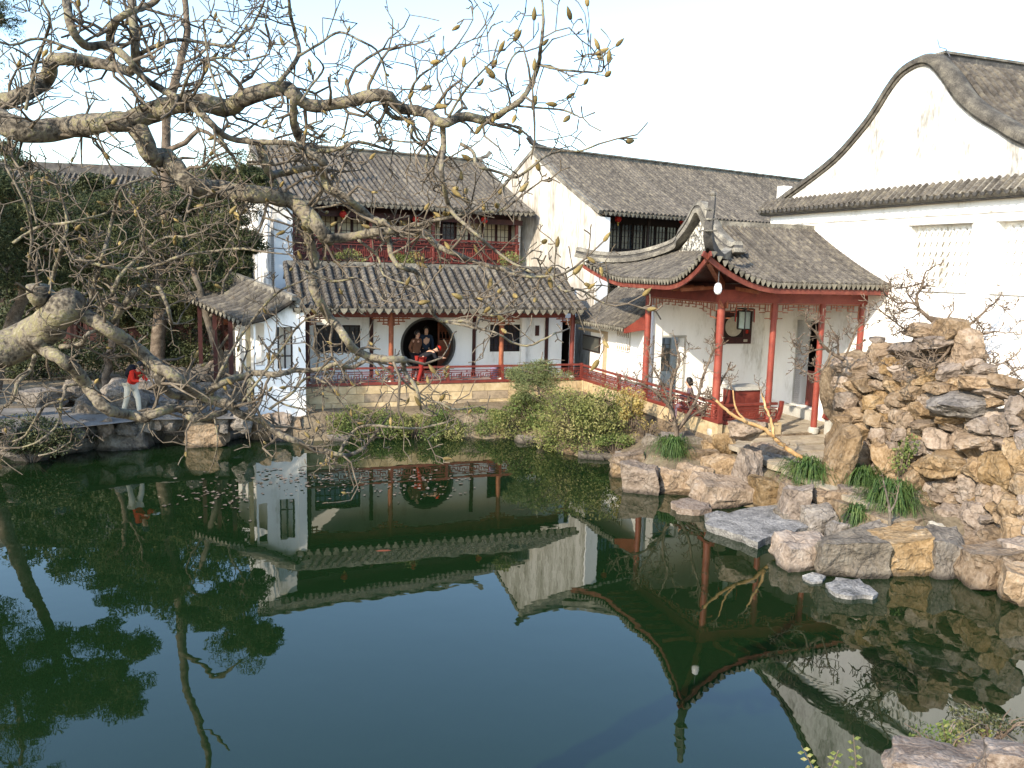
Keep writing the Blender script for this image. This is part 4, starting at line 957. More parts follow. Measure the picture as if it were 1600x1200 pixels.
for px, py, w_, h_ in ((1345, 620, 92, 130), (1355, 715, 105, 110), (1440, 625, 130, 130), (1475, 575, 90, 90), (1480, 690, 150, 120), (1510, 800, 170, 110), (1592, 690, 110, 90), (1580, 800, 120, 120), (1450, 765, 110, 80), (1400, 690, 110, 120)):
    stone(rk, px, py, w_, h_, ry(px, py)+1.25, pool=SM, name='core_stone')
for px, py, w_, h_ in ((1372, 533, 28, 15), (1387, 553, 54, 40), (1442, 517, 56, 27), (1494, 517, 58, 42), (1468, 536, 84, 28), (1508, 542, 42, 60), (1425, 545, 60, 24), (1420, 590, 40, 22), (1488, 577, 60, 40), (1535, 600, 92, 32), (1452, 592, 54, 24), (1430, 612, 60, 26), (1480, 606, 60, 22),
        (1318, 570, 36, 30), (1350, 571, 50, 34), (1386, 572, 34, 36), (1316, 600, 34, 26), (1356, 600, 62, 24), (1396, 602, 38, 24), (1322, 628, 50, 38), (1364, 634, 42, 38), (1401, 626, 34, 30), (1324, 657, 54, 24), (1370, 657, 38, 32), (1402, 652, 30, 28), (1340, 676, 44, 20), (1374, 682, 36, 34), (1404, 678, 30, 24),
        (1312, 672, 24, 24), (1345, 720, 62, 60), (1388, 725, 50, 70), (1350, 752, 60, 34), (1395, 762, 54, 30),
        (1440, 641, 42, 34), (1412, 655, 30, 30), (1488, 652, 62, 28), (1447, 664, 60, 16), (1471, 688, 50, 42), (1437, 702, 48, 34), (1530, 690, 78, 26), (1482, 722, 96, 42), (1525, 732, 46, 36), (1570, 668, 42, 40), (1540, 664, 62, 26), (1590, 715, 46, 62), (1590, 640, 40, 50), (1557, 612, 66, 26), (1578, 598, 60, 24),
        (1437, 748, 58, 44), (1480, 764, 60, 34), (1515, 764, 40, 40), (1545, 780, 40, 48), (1460, 785, 50, 32), (1485, 803, 66, 36), (1525, 808, 44, 52), (1578, 795, 52, 50), (1500, 832, 70, 36), (1552, 842, 62, 42), (1592, 836, 44, 60), (1440, 800, 44, 30), (1600, 760, 46, 44), (1610, 690, 50, 60), (1615, 800, 50, 60), (1418, 780, 34, 30)):
    stone(rk, px, py, w_*.9, h_*.92, ry(px, py)+rs.uniform(-.04, .16), roll=rs.uniform(-.14, .14))
LE = [(505, 1420), (530, 1380), (555, 1306), (640, 1300), (690, 1326), (770, 1330), (790, 1425), (850, 1500)]; TE = [(1300, 556), (1365, 545), (1385, 530), (1430, 512), (1520, 512), (1530, 588), (1600, 596)]
yy = 516
while yy < 858:
    xx = poly_at(LE, yy)+rs.uniform(0, 14)
    while xx < 1612:
        ww = rs.uniform(20, 46); hh = rs.uniform(13, 25)
        if yy-hh/2 > poly_at(TE, xx): stone(rk, xx+ww/2, yy+rs.uniform(-5, 5), ww, hh, ry(xx, yy)-rs.uniform(-.02, .22)+.02, roll=rs.uniform(-.16, .16), dep=1.1)
        xx += ww*rs.uniform(.85, 1.25)
    yy += rs.uniform(14, 19)
stone(rk, 1306, 716, 44, 112, 17.9, roll=.22); stone(rk, 1506, 630, 98, 36, ry(1506, 630)-.1, pool=SG, roll=.1); stone(rk, 1430, 770, 30, 24, ry(1430, 770), pool=SG)
stone(rk, 1562, 738, 50, 66, ry(1562, 738)+.1)
for px, py, w_, h_ in ((1565, 880, 96, 64), (1600, 905, 60, 60), (1535, 858, 50, 44), (1610, 870, 60, 80)): stone(rk, px, py, w_, h_, zb=.1, pool=SBY)

rb = thing('shore_stones', 'broken line of tan stones edging the water below the pavilion', 'stones', (0, 0, 0))
for px, py, w_, h_, zb, pool in ((966, 733, 22, 22, 0, SBY), (986, 718, 52, 30, .15, SBY), (1002, 742, 54, 58, -.05, SBY), (1051, 748, 48, 42, 0, SBY), (1086, 745, 44, 54, -.02, SBY), (1064, 766, 60, 18, -.05, SBY), (1097, 712, 46, 28, .45, SBY), (1130, 728, 50, 42, .35, SBY), (1022, 690, 44, 30, .4, SBG), (1056, 686, 54, 26, .5, SBG), (1090, 688, 46, 24, .55, SBG),
        (1205, 708, 48, 38, .55, SBY), (1195, 729, 40, 24, .45, SBY), (1222, 722, 40, 30, .5, SBG), (1134, 765, 92, 36, .12, SBY), (1204, 762, 48, 52, .12, SBY), (1226, 766, 24, 46, .15, SBY), (1250, 780, 50, 62, .12, SBY), (1299, 782, 54, 46, .22, SBY), (1336, 779, 44, 50, .25, SBY), (1288, 806, 54, 38, .12, SBG), (1311, 826, 34, 26, .1, SBG),
        (1258, 862, 74, 60, -.05, SBY), (1330, 866, 96, 74, -.05, SBG), (1414, 862, 118, 72, -.05, SBY), (1481, 862, 62, 78, -.05, SBG), (1370, 832, 60, 26, .3, SBG), (1120, 700, 40, 26, .5, SBY), (1040, 720, 40, 26, .25, SBY), (1180, 745, 50, 26, .3, SBY), (1160, 700, 60, 30, .45, SBG), (1160, 776, 50, 14, .08, SBG), (1240, 806, 40, 18, .1, SBG), (1350, 812, 50, 30, .2, SBG)):
    stone(rb, px, py, w_*1.06, h_*1.06, zb=zb, pool=pool, roll=rs.uniform(-.1, .1))
tag(stone(None, 1136, 690, 42, 40, zb=.62, name='boulder'), 'round orange boulder at the foot of the corner column', 'boulder')
tag(stone(None, 1168, 722, 44, 76, zb=.3, name='standing_stone'), 'upright tan stone carrying a pale capstone before the terrace', 'boulder')
tag(stone(None, 1166, 672, 60, 36, Y=18.5, name='capstone'), 'pale white-faced capstone on top of the upright stone', 'boulder')
tag(stone(None, 1466, 825, 28, 20, zb=.42, pool=[stone_mesh(91, marble)], name='white_stone'), 'small rounded white stone beside the dark sedge', 'stone')
def flat_slab(name, pts, z, th, mt, label):
    P = [atz(px, py, z) for px, py in pts]; m = MB(); n_ = len(P); rr = random.Random(len(pts))
    c = sum(P, V3())/n_; out = []
    for i in range(n_):
        a, b_ = P[i], P[(i+1) % n_]
        for t in (0, .35, .7): q = a.lerp(b_, t); out.append(q+V3((rr.uniform(-.05, .05), rr.uniform(-.05, .05), 0)))
    k = len(out)
    m.v = [tuple(c+V3((0, 0, .03)))] + [tuple(c.lerp(q, .55)+V3((0, 0, rr.uniform(0, .05)))) for q in out] + [tuple(q) for q in out] + [tuple(c.lerp(q, .93)-V3((0, 0, th))) for q in out]
    for i in range(k):
        j = (i+1) % k; m.f += [(0, 1+i, 1+j), (1+i, 1+k+i, 1+k+j, 1+j), (1+k+i, 1+2*k+i, 1+2*k+j, 1+k+j)]
    o = m.build(name, mt, None, 30); return tag(o, label, 'slab') if label else o
slabgrey = mat('grey_slab', [(.3, (.09, .088, .083)), (.5, (.19, .183, .172)), (.72, (.30, .287, .265))], 3, .85, .8, 22, fine=.8, bdist=.05, extra=2.0)
slabpink = mat('pinkish_slab', [(.3, (.11, .078, .058)), (.5, (.19, .146, .112)), (.72, (.26, .215, .178))], 3, .85, .8, 22, fine=.8, bdist=.05, extra=2.0)
flat_slab('landing_slab', [(1101, 817), (1130, 803), (1175, 792), (1225, 786), (1262, 800), (1275, 822), (1238, 830), (1180, 846), (1150, 833)], .16, .24, slabgrey, 'broad flat grey landing slab just above the water')
flat_slab('landing_slab', [(1048, 783), (1075, 778), (1108, 784), (1110, 794), (1085, 797), (1055, 792)], .14, .22, slabpink, 'narrow pinkish flat slab at the left tip of the landing')
flat_slab('landing_slab', [(1100, 804), (1122, 798), (1142, 803), (1135, 810), (1112, 811)], .13, .2, slabgrey, 'small flat grey slab between the pink and the broad slab')
flat_slab('water_slab', [(1290, 910), (1310, 902), (1345, 905), (1366, 922), (1366, 930), (1330, 931), (1300, 924)], .07, .25, slabgrey, 'low grey slab lying alone in the water')
flat_slab('water_slab', [(1253, 900), (1270, 895), (1290, 899), (1290, 906), (1265, 908)], .04, .25, slabgrey, 'smallest flat stone in the water beside the low slab')

lb = thing('path_edge_stones', 'row of grey and orange stones edging the water along the left path', 'stones', (0, 0, 0))
for px, py, w_, h_, zb, pool in ((175, 682, 54, 36, -.05, SG), (213, 684, 36, 30, -.05, SG), (241, 678, 30, 24, -.05, SG), (272, 659, 62, 20, .35, SG), (273, 678, 46, 20, -.05, SY), (320, 676, 54, 38, -.05, SY), (360, 664, 36, 24, .1, SY), (380, 670, 44, 20, 0, SG), (300, 636, 22, 26, .7, SY), (140, 690, 40, 22, -.05, SG), (100, 698, 60, 22, -.05, SG), (30, 705, 80, 26, -.05, SG), (345, 684, 40, 14, -.05, SG), (405, 676, 40, 18, 0, SY)):
    stone(lb, px, py-3, w_*1.08, h_*1.5, zb=zb, pool=pool)
for i in range(15): stone(lb, 10+i*26+rs.uniform(-6, 6), poly_at([(0, 678), (120, 668), (230, 656), (400, 652)], 10+i*26)+rs.uniform(-3, 3), rs.uniform(22, 36), rs.uniform(14, 24), zb=.62, pool=SG if i % 3 else SY)
wb_ = thing('wall_foot_stones', 'tumbled tan stones at the foot of the white end wall', 'stones', (0, 0, 0))
for px, py, w_, h_, zb, pool in ((413, 625, 34, 22, .75, SY), (440, 630, 34, 28, .65, SG), (394, 642, 34, 26, .5, SY), (430, 655, 44, 26, .35, SY), (458, 662, 36, 24, .2, SY), (472, 676, 46, 18, .0, SY), (440, 684, 54, 14, -.05, SY), (500, 672, 40, 24, 0, SG), (410, 655, 34, 22, .4, SY), (525, 684, 40, 14, -.05, SG)):
    stone(wb_, px, py, w_, h_, zb=zb, pool=pool)
pb2 = thing('jasmine_bank_stones', 'few pale stones at the waterline under the hanging jasmine', 'stones', (0, 0, 0))
for px, py, w_, h_, zb, pool in ((852, 684, 26, 28, -.03, SY), (893, 706, 26, 14, -.05, SY), (925, 713, 40, 14, -.05, SG), (955, 714, 34, 14, -.05, SG), (820, 688, 36, 14, -.05, SG), (975, 712, 30, 18, 0, SG), (1000, 694, 26, 16, .3, SY)):
    stone(pb2, px, py, w_, h_, zb=zb, pool=pool)
lr = thing('shaded_rock_wall', 'dark lumpy rock bank behind the path, right of the walker', 'stones', (0, 0, 0))
for px, py, w_, h_, zb, pool in ((137, 628, 48, 34, .85, SG), (185, 612, 66, 46, .9, SG), (112, 606, 50, 30, .95, SG), (270, 590, 66, 50, .95, SG), (312, 585, 60, 46, 1.0, SG), (332, 578, 32, 30, 1.25, SY), (290, 612, 70, 34, .85, SG), (345, 612, 50, 30, .85, SG), (230, 600, 40, 40, .95, SG), (60, 618, 60, 26, .9, SG), (370, 605, 40, 26, .9, SG), (250, 622, 50, 22, .85, SG)):
    stone(lr, px, py, w_*1.1, h_*1.1, zb=zb, pool=pool)
nb = thing('waterside_stones', 'pale pinkish stones at the bottom right corner', 'stones', (0, 0, 0))
SP = [stone_mesh(95+i, slabpink) for i in range(3)]
for px, py, w_, h_, Y in ((1465, 1200, 165, 60, 7.4), (1590, 1205, 120, 90, 7.0), (1545, 1186, 110, 36, 7.7), (1330, 1240, 90, 40, 7.2), (1660, 1190, 120, 100, 7.1)): stone(nb, px, py, w_, h_, Y, pool=SP)

# ------------------------------------------------------------------ path and bamboo fence on the left
m = MB(); near = [(-40, 700), (0, 676), (120, 668), (230, 656), (390, 654)]; far = [(-40, 640), (0, 638), (120, 636), (230, 630), (390, 628)]
m.strip([[atz(x, y, .86) for x, y in near], [atz(x, y, .88) for x, y in far]]); o = m.build('path', pathm, None, 'all'); o['kind'] = 'structure'
F0, F1 = atz(20, 622, .9), atz(222, 604, .9); FD = F1-F0; FR = Frame(F0.x, F0.y, math.degrees(atan2(FD.y, FD.x))); FL = FD.length
fe_ = at_frame('bamboo_fence', 'low diagonal bamboo lattice fence with arched top behind the path', 'fence', FR)
nA = 3
for k in range(nA):
    a, c = FL*k/nA, FL*(k+1)/nA; MB().tube([(lerp(a, c, t/10), 0, .62+.34*sin(pi*t/10)) for t in range(11)], .022, 6).build('arch', bamboo, fe_, 50)
def ftop(x): t = (x/FL*nA) % 1; return .62+.34*sin(pi*t)
for x in (.02, FL/3, FL*2/3, FL-.02): MB().tube([(x, 0, -.2), (x, 0, .66)], .025, 6).build('post', bamboo, fe_, 50)
for z in (.2, .56): MB().tube([(0, -.02, z), (FL, -.02, z)], .016, 5).build('rail', bamboo, fe_, 50)
i = 0; x = -.5
while x < FL:
    for s_ in (1, -1):
        P_ = []
        for t in range(9):
            z = t/8*.96; xx = x+s_*z*.62+(0 if s_ > 0 else .6)
            if 0 <= xx <= FL and z <= ftop(xx): P_.append((xx, .012*s_, z))
        if len(P_) > 2: MB().bar(P_[0], P_[-1], .022, .012, (0, 1, 0)).build('slat', bamboo, fe_)
    x += .17

# ------------------------------------------------------------------ leaves, shrubs, grasses
def leaves(mb, c, rad, n_, s_, rr, shell=.55, aspect=.5, droop=0, up=0):
    for i in range(n_):
        while True:
            q = V3((rr.uniform(-1, 1), rr.uniform(-1, 1), rr.uniform(-1, 1)))
            if q.length < 1 and q.length > shell*rr.random()**.4: break
        p = V3((c[0]+q.x*rad[0], c[1]+q.y*rad[1], c[2]+q.z*rad[2]))
        d = V3((rr.gauss(0, 1), rr.gauss(0, 1), rr.gauss(0, 1)-droop+up)).normalized(); e = d.cross(V3((rr.gauss(0, 1), rr.gauss(0, 1), rr.gauss(0, 1)))).normalized()
        L_ = s_*rr.uniform(.6, 1.4); w_ = L_*aspect*.5
        mb.quad(p-d*L_*.5, p+e*w_, p+d*L_*.5, p-e*w_)
def lumpy(mb, c, rad, n_, s_, rr, lumps=9, lr=.5, **k):
    for j in range(lumps):
        a = rr.uniform(0, 2*pi); t = rr.uniform(.25, .75); z = rr.uniform(-.4, .75)
        q = (c[0]+cos(a)*t*rad[0], c[1]+sin(a)*t*rad[1], c[2]+z*rad[2]*.7); f = rr.uniform(.7, 1.25)*lr
        leaves(mb, q, (rad[0]*f, rad[1]*f, rad[2]*f), n_//lumps, s_, rr, **k)
def shrub(name, label, c, rad, n_, s_, mt, seed, group=None, twigs=40, lumps=9, tw=thinbark, **k):
    rr = random.Random(seed); t = thing(name, label, 'shrub', (c[0], c[1], c[2]-rad[2]), 0, group)
    m = MB(); lumpy(m, (0, 0, rad[2]), rad, n_, s_, rr, lumps, **k); m.build('foliage', mt, t, fix=False, kind='stuff')
    m = MB()
    for i in range(twigs):
        a = rr.uniform(0, 2*pi); f = rr.uniform(.5, 1.15); e = V3((cos(a)*rad[0]*f, sin(a)*rad[1]*f, rad[2]*rr.uniform(.3, 2.0))); b_ = V3((cos(a)*.1*rad[0], sin(a)*.1*rad[1], 0))
        md = b_.lerp(e, .55)+V3((0, 0, rad[2]*.45)); m.tube([b_, md, e], [.012, .008, .004], 4, False)
    if twigs: m.build('twigs', tw, t, fix=False, kind='stuff')
    return t
JG = 'jasmine bushes along the walk foot'
P_ = atz(905, 712, 0)
shrub('jasmine_bush', 'big rounded yellow-green jasmine bush hanging over the inner bank corner', (2.1, 23.45, .76), (1.5, 1.25, 1.18), 17000, .07, jasmine, 1, JG, 160, 18)
shrub('jasmine_bush', 'green jasmine bush filling the bank between young pine and big bush', (.85, 25.3, .72), (1.15, .9, .7), 7500, .07, bushgreen, 2, JG, 80, 12)
bl = ['low green bush at the walk foot beside the white end wall', 'low bush at the walk foot under the dark lattice window', 'low bush at the walk foot below the first column', 'trailing bush below the left side of the moon gate', 'trailing bush straight below the moon gate', 'trailing bush below the right side of the moon gate', 'low bush between the moon gate and the second column', 'olive bush under the second column', 'green bush just left of the young pine', 'leafy bush at the foot of the young pine']
for i, lx in enumerate((.75, 1.45, 2.2, 2.95, 3.7, 4.45, 5.2, 5.95, 6.7, 7.4)):
    q = GF.w(lx, -.50-.125*lx, .30); shrub('bank_bush', bl[i], (q.x, q.y, q.z), (.66, .72+.06*lx, .56+.07*sin(i*2.1)), 5200, .062, (bushgreen, jasmine, bushgreen, jasmine)[i % 4], 20+i, 'low bushes at the foot of the walk', 46, 9)
p = aty(842, 580, 25.2); yp = thing('young_pine', 'soft young pine in front of the covered walk corner', 'pine', (p.x, p.y, .5))
m = MB(); m.tube([(0, 0, -.2), (.1, 0, .5), (-.05, 0, 1.2), (.1, 0, p.z+.1)], [.05, .045, .03, .012], 7)
for k in range(14): a = k*2.4; z = .5+k*.1; m.tube([(0, 0, z), (.45*cos(a), .35*sin(a), z+.12), (.8*cos(a), .6*sin(a), z+.1)], [.02, .012, .006], 5)
m.build('trunk', bark2, yp, 50)
rr = random.Random(4); m = MB()
for k in range(30): a = rr.uniform(0, 2*pi); r_ = rr.uniform(.1, 1.0); leaves(m, (r_*cos(a)*.9, r_*sin(a)*.6, rr.uniform(.5, 1.55+.5*(1-r_))), (.34, .3, .2), 210, .17, rr, shell=.1, aspect=.09, up=.4)
m.build('needles', softpine, yp, fix=False, kind='stuff')
p = aty(988, 640, 23.0); shrub('straw_bush', 'straw-yellow dry bush against the sandstone wall', (p.x, p.y, p.z), (.42, .38, .58), 2400, .06, strawleaf, 31, None, 50, 7)
p = aty(960, 690, 22.3); shrub('bank_weed', 'low green weeds between the big bush and the first pale stones', (p.x, p.y, p.z-.05), (.6, .4, .28), 1800, .06, bushgreen, 35, None, 24, 6)
p = aty(1010, 672, 22.0); shrub('dry_scrub', 'small brown dry scrub beside the bare forked tree', (p.x, p.y, p.z), (.45, .35, .3), 260, .05, strawleaf, 32, None, 70, 5)
p = aty(48, 690, 20.3); shrub('evergreen_bush', 'dark clipped evergreen bush at the left water edge', (p.x, p.y, p.z+.1), (1.15, .8, .62), 7000, .07, evergreen, 33, None, 20, 14)
p = aty(150, 680, 21.9); shrub('small_evergreen', 'small dark weed tuft between the left bank stones', (p.x, p.y, p.z), (.25, .2, .25), 500, .06, evergreen, 34, None, 5, 4)
def sedge(label, px, py, w_, h_, zb, seed, n_=260):
    p = atz(px, py+h_*.35, zb); D = (p-CAMO).dot(FW); R_ = w_*D/CAM_F/2; H_ = h_*D/CAM_F; rr = random.Random(seed)
    t = thing('sedge_clump', label, 'grass', (p.x, p.y+R_*.4, zb), 0, 'sedge clumps among the bank stones'); m = MB()
    for i in range(n_):
        a = rr.uniform(0, 2*pi); f = rr.uniform(.3, 1.3); b_ = V3((rr.gauss(0, .14)*R_, rr.gauss(0, .14)*R_, -.05)); d = V3((cos(a), sin(a), 0)); sd_ = V3((-sin(a), cos(a), 0))*rr.uniform(.006, .013)
        P_ = [b_, b_+d*R_*f*.35+V3((0, 0, H_*rr.uniform(.55, 1.15))), b_+d*R_*f*.75+V3((0, 0, H_*rr.uniform(.45, 1.0))), b_+d*R_*f*1.05+V3((0, 0, H_*rr.uniform(-.1, .45)))]
        for k in range(3):
            s0, s1 = (1, .9, .6, .1)[k], (1, .9, .6, .1)[k+1]; m.quad(P_[k]-sd_*s0, P_[k]+sd_*s0, P_[k+1]+sd_*s1, P_[k+1]-sd_*s1)
    m.build('blades', grassm, t, fix=False, kind='stuff'); return t
sedge('rounded sedge tuft at the foot of the bare forked tree', 1052, 706, 74, 34, .55, 1, 420)
sedge('arching sedge clump at the foot of the golden branch', 1270, 748, 104, 44, .55, 2, 420)
sedge('arching sedge clump against the rockery foot', 1352, 760, 76, 44, .5, 3, 360)
sedge('large dark sedge mound behind the thin sapling', 1396, 796, 108, 62, .35, 4, 620)
sedge('small sedge tuft wedged low between shore stones', 1340, 816, 50, 40, .22, 5, 240)
sedge('tiny sedge tuft right of the upright stone', 1181, 730, 24, 14, .45, 6, 120)
p = aty(1410, 712, 16.9); shrub('creeper', 'grey-green creeper on the rockery face above the sedge', (p.x, p.y, p.z), (.3, .22, .5), 420, .075, bushgreen, 41, None, 14, 5)
p = atz(1470, 1165, .45); shrub('leafy_shrub', 'leafy yellow-tipped shrub behind the near pale stones', (p.x, p.y, p.z), (.38, .25, .22), 700, .045, bushgreen, 42, None, 26, 6)
p = atz(1570, 1150, .45); shrub('low_shrub', 'dark low shrub in the bottom right corner', (p.x, p.y+.2, p.z), (.5, .25, .18), 900, .04, evergreen, 43, None, 20, 6)
def sprig(label, px0, py0, px1, py1, Y, n_, seed):
    rr = random.Random(seed); a, b_ = aty(px0, py0, Y), aty(px1, py1, Y); t = thing('sprig', label, 'plant', a); m = MB(); d = b_-a
    m.tube([V3((0, 0, 0)), d*.5+V3((.01, 0, 0)), d], [.006, .005, .003], 5); m.build('stem', thinbark, t)
    for i in range(n_):
        f = .25+.75*i/n_; s_ = -1 if i % 2 else 1; q = d*f; o = V3((s_, rr.uniform(-.5, .2), rr.uniform(-.1, .5))).normalized()*.075; w_ = V3((0, .4, .9)).normalized()*.02
        MB().quad(q, q+o*.5+w_, q+o, q+o*.5-w_).build('leaf', jasmine, t)
sprig('upright yellow-leaved sprig at the bottom edge', 1338, 1225, 1333, 1148, 7.6, 9, 1)
sprig('small round-leaved sprig left of the upright sprig', 1275, 1215, 1252, 1165, 7.6, 7, 2)
sprig('leafy sprig leaning right at the bottom edge', 1290, 1220, 1310, 1172, 7.5, 8, 3)
sprig('yellowish sprig beside the near leafy shrub', 1480, 1180, 1472, 1128, 7.9, 10, 4)
sprig('short sprig near the right edge by the pale stone', 1545, 1165, 1540, 1138, 8.2, 6, 5)

# ------------------------------------------------------------------ floating leaves and fish
rr = random.Random(8); m = MB()
for i in range(340):
    t = rr.random(); px = 290+420*t+rr.gauss(0, 25); py = (772+rr.gauss(0, 16)) if px < 400 else (752+rr.gauss(0, 13)+((px-480)*.03)); py = max(733, py)
    p = atz(px, py, .006+.004*rr.random()); r_ = rr.uniform(.02, .06); a0 = rr.uniform(0, 6)
    k = 6; n0 = len(m.v); m.v += [(p.x+r_*cos(a0+2*pi*j/k)*rr.uniform(.7, 1.1), p.y+r_*sin(a0+2*pi*j/k)*rr.uniform(.7, 1.1), p.z+rr.uniform(0, .02)) for j in range(k)]; m.f.append(tuple(range(n0, n0+k)))
o = m.build('floating_leaves', leafm, None, fix=False, kind='stuff'); tag(o, 'scattered brown and silvery leaves floating on the pond', 'leaves')
for px, py, lab, a in ((600, 862, 'orange koi near the reflected roof edge', .2), (655, 745, 'orange koi close to the floating leaves', 1.2)):
    p = atz(px, py, -.02); f = thing('koi', lab, 'fish', (p.x, p.y, -.022), a); f.scale = (.75, .75, .75)
    b_ = MB().lathe([(.0, -.25), (.03, -.2), (.055, -.05), (.05, .1), (.02, .22), (.012, .25)], 10).build('body', koi, f, 60); b_.rotation_euler = (0, radians(90), 0)
    MB().tri((.22, 0, .0), (.36, .07, .01), (.36, -.07, .01)).build('tail_fin', koi, f)
# ------------------------------------------------------------------ branching helpers
def jag(pts, rad, step, amp, rr):
    """resample a limb and make it crooked and knobbly"""
    P = [V3(p) for p in pts]; P = spl3(P, 4); R_ = []
    n_ = len(P)-1; Rk = [rad[min(len(rad)-1, int(i/4))] + (rad[min(len(rad)-1, int(i/4)+1)]-rad[min(len(rad)-1, int(i/4))])*(i/4 % 1) for i in range(n_+1)]
    D = [0]
    for a, b_ in zip(P, P[1:]): D.append(D[-1]+(b_-a).length)
    k = max(2, int(D[-1]/step)); oP, oR = [], []; j = 0
    for i in range(k+1):
        t = D[-1]*i/k
        while j < len(P)-2 and D[j+1] < t: j += 1
        f = (t-D[j])/max(1e-9, D[j+1]-D[j]); r_ = lerp(Rk[j], Rk[j+1], f); p = P[j].lerp(P[j+1], f)
        w_ = amp*min(1, 4*i/k)*r_
        oP.append(p+V3((rr.gauss(0, w_), rr.gauss(0, w_), rr.gauss(0, w_)))); oR.append(r_*(1+.16*noise.noise(V3((t*2.2/max(.02, rad[0])*.35, rad[0]*90, 1.3)))+rr.gauss(0, .02)))
    return oP, oR
def twig(mb, p, d, L_, r_, rr, depth, tips, zig=.55, up=.15, k=5, fork=(1, 3), rmn=.0025):
    n_ = max(2, int(L_/.055) if L_ < 1 else 7); seg = L_/n_; P = [p]; R_ = [r_]; dirs = []
    for i in range(n_):
        d = (d+V3((rr.gauss(0, zig), rr.gauss(0, zig), rr.gauss(0, zig)+up))*.55).normalized()
        p = p+d*seg*rr.uniform(.7, 1.3); P.append(p); R_.append(max(rmn, lerp(r_, r_*.5, (i+1)/n_))*rr.uniform(.85, 1.2)); dirs.append(d)
    mb.tube(P, R_, k, False)
    if depth > 0:
        for i in range(rr.randint(*fork)):
            j = rr.randint(max(1, n_//3), n_); s_ = V3((rr.gauss(0, 1), rr.gauss(0, 1), rr.gauss(0, 1)+.2)).normalized()
            twig(mb, P[j], (dirs[j-1]*.6+s_*.8).normalized(), L_*rr.uniform(.35, .65), R_[j]*.8, rr, depth-1, tips, zig, up, k, fork, rmn)
    tips.append((P[-1], dirs[-1], R_[-1]))

# ------------------------------------------------------------------ the big magnolia in the foreground
mg = thing('magnolia_tree', 'large bare magnolia with fat buds reaching across the foreground from left', 'tree', (-3.75, 3.0, .55))
MO = V3((-3.75, 3.0, .55))
budme = MB().lathe([(.0, 0), (.13, .05), (.19, .2), (.215, .38), (.18, .6), (.10, .82), (.0, 1.0)], 8).mesh('bud', budm, 60)
ALLTIPS = []
rm_ = random.Random(21)
def limb(pts, d0, d1, w0, w1, tw=1.0, tl=.26, bud=.5, bark_=bark, up=.12, dep=2, start=.05):
    """pts: photograph points of the limb; d0, d1: distance from us at its ends; w: thickness in photograph pixels"""
    n_ = len(pts); W = []; R_ = []
    for i, (x, y) in enumerate(pts):
        t = i/(n_-1); Y = lerp(d0, d1, t)+.06*sin(i*1.7+x*.01); q = aty(x, y, Y); W.append(q-MO); R_.append(.94*lerp(w0, w1, t**.8)*(q-CAMO).dot(FW)/CAM_F/2)
    left = sum(x for x, y in pts)/n_ < 520
    if left: tw *= 1.55
    P, R2_ = jag(W, R_, max(.022, R_[0]*.6), .05 if w0 > 14 else .14, rm_)
    m = MB(); m.tube(P, R2_, 10 if w0 > 12 else 7); o = m.build('limb', bark_, mg, 'all')
    tips = []; m = MB(); D = 0
    nxt = rm_.uniform(.02, .08)
    for i in range(1, len(P)):
        D += (P[i]-P[i-1]).length
        if i/len(P) < start: continue
        if D > nxt:
            nxt = D+rm_.uniform(.045, .105)/tw; d = (P[i]-P[i-1]).normalized()
            s_ = V3((rm_.gauss(0, 1), rm_.gauss(0, .8), rm_.gauss(0, 1))); s_ = (s_-d*s_.dot(d)*.8).normalized()
            L_ = tl*rm_.uniform(.35, 1.3)*(1 if i/len(P) > .2 else .7)
            twig(m, P[i]-s_*R2_[i]*.4, (s_*.9+d*.35).normalized(), L_, min(.0068, R2_[i]*.5), rm_, dep, tips, .75, up, 5, (1, 4) if left else (1, 3), .0019)
    twig(m, P[-1], (P[-1]-P[-2]).normalized(), tl*.7, min(.007, R2_[-1]), rm_, dep, tips, .5, up)
    m.build('twigs', twigm, o, 'all', fix=False, kind='stuff')
    for p, d, r_ in tips:
        if rm_.random() < bud: ALLTIPS.append((o, p, d, r_))
    return o
# trunk outside the frame, carrying the two great limbs
tr_ = [V3((0, 0, -.3)), V3((.05, .05, .8)), V3((.15, .1, 2.0)), aty(-190, 560, 3.35)-MO, aty(-170, 380, 3.3)-MO, aty(-150, 150, 3.25)-MO, aty(-190, -150, 3.2)-MO, aty(-240, -420, 3.2)-MO]
P, R_ = jag(tr_, [.24, .20, .17, .15, .12, .09, .07, .05], .12, .1, rm_); MB().tube(P, R_, 14).build('trunk', bark, mg, 'all')
U1 = [(-165, 130), (-60, 160), (0, 188), (40, 206), (100, 200), (150, 193), (205, 188), (240, 175), (290, 160), (330, 163), (356, 169), (385, 152), (435, 138), (452, 140), (484, 165), (529, 162), (598, 148), (622, 168), (663, 175), (691, 192), (725, 182), (759, 189), (780, 179), (814, 155), (832, 127), (842, 100), (845, 69), (849, 27), (845, -10)]
limb(U1[:14], 3.3, 3.15, 44, 25, .8, .28, .5); limb(U1[13:22], 3.15, 2.95, 24, 15, 1.3, .26, .65); limb(U1[21:], 2.95, 2.8, 13, 4, 1.3, .22, .9)
limb([(842, 101), (870, 108), (897, 111), (925, 113), (940, 112)], 2.85, 2.75, 5, 3, 1.2, .12, 1, dep=1); limb([(780, 178), (800, 166), (832, 168), (880, 172), (905, 183)], 2.95, 2.85, 5, 3, 1.1, .14, .9, dep=1)
limb([(691, 192), (693, 230), (690, 262), (694, 292), (702, 325), (720, 345), (748, 370), (770, 388), (800, 410), (830, 425)], 2.95, 2.9, 11, 4, 1.0, .2, .8)
limb([(720, 225), (740, 238), (745, 258), (775, 268), (805, 277), (830, 262), (850, 245), (875, 236), (905, 236), (935, 225)], 2.95, 2.75, 7, 3, 1.1, .18, .85, dep=1)
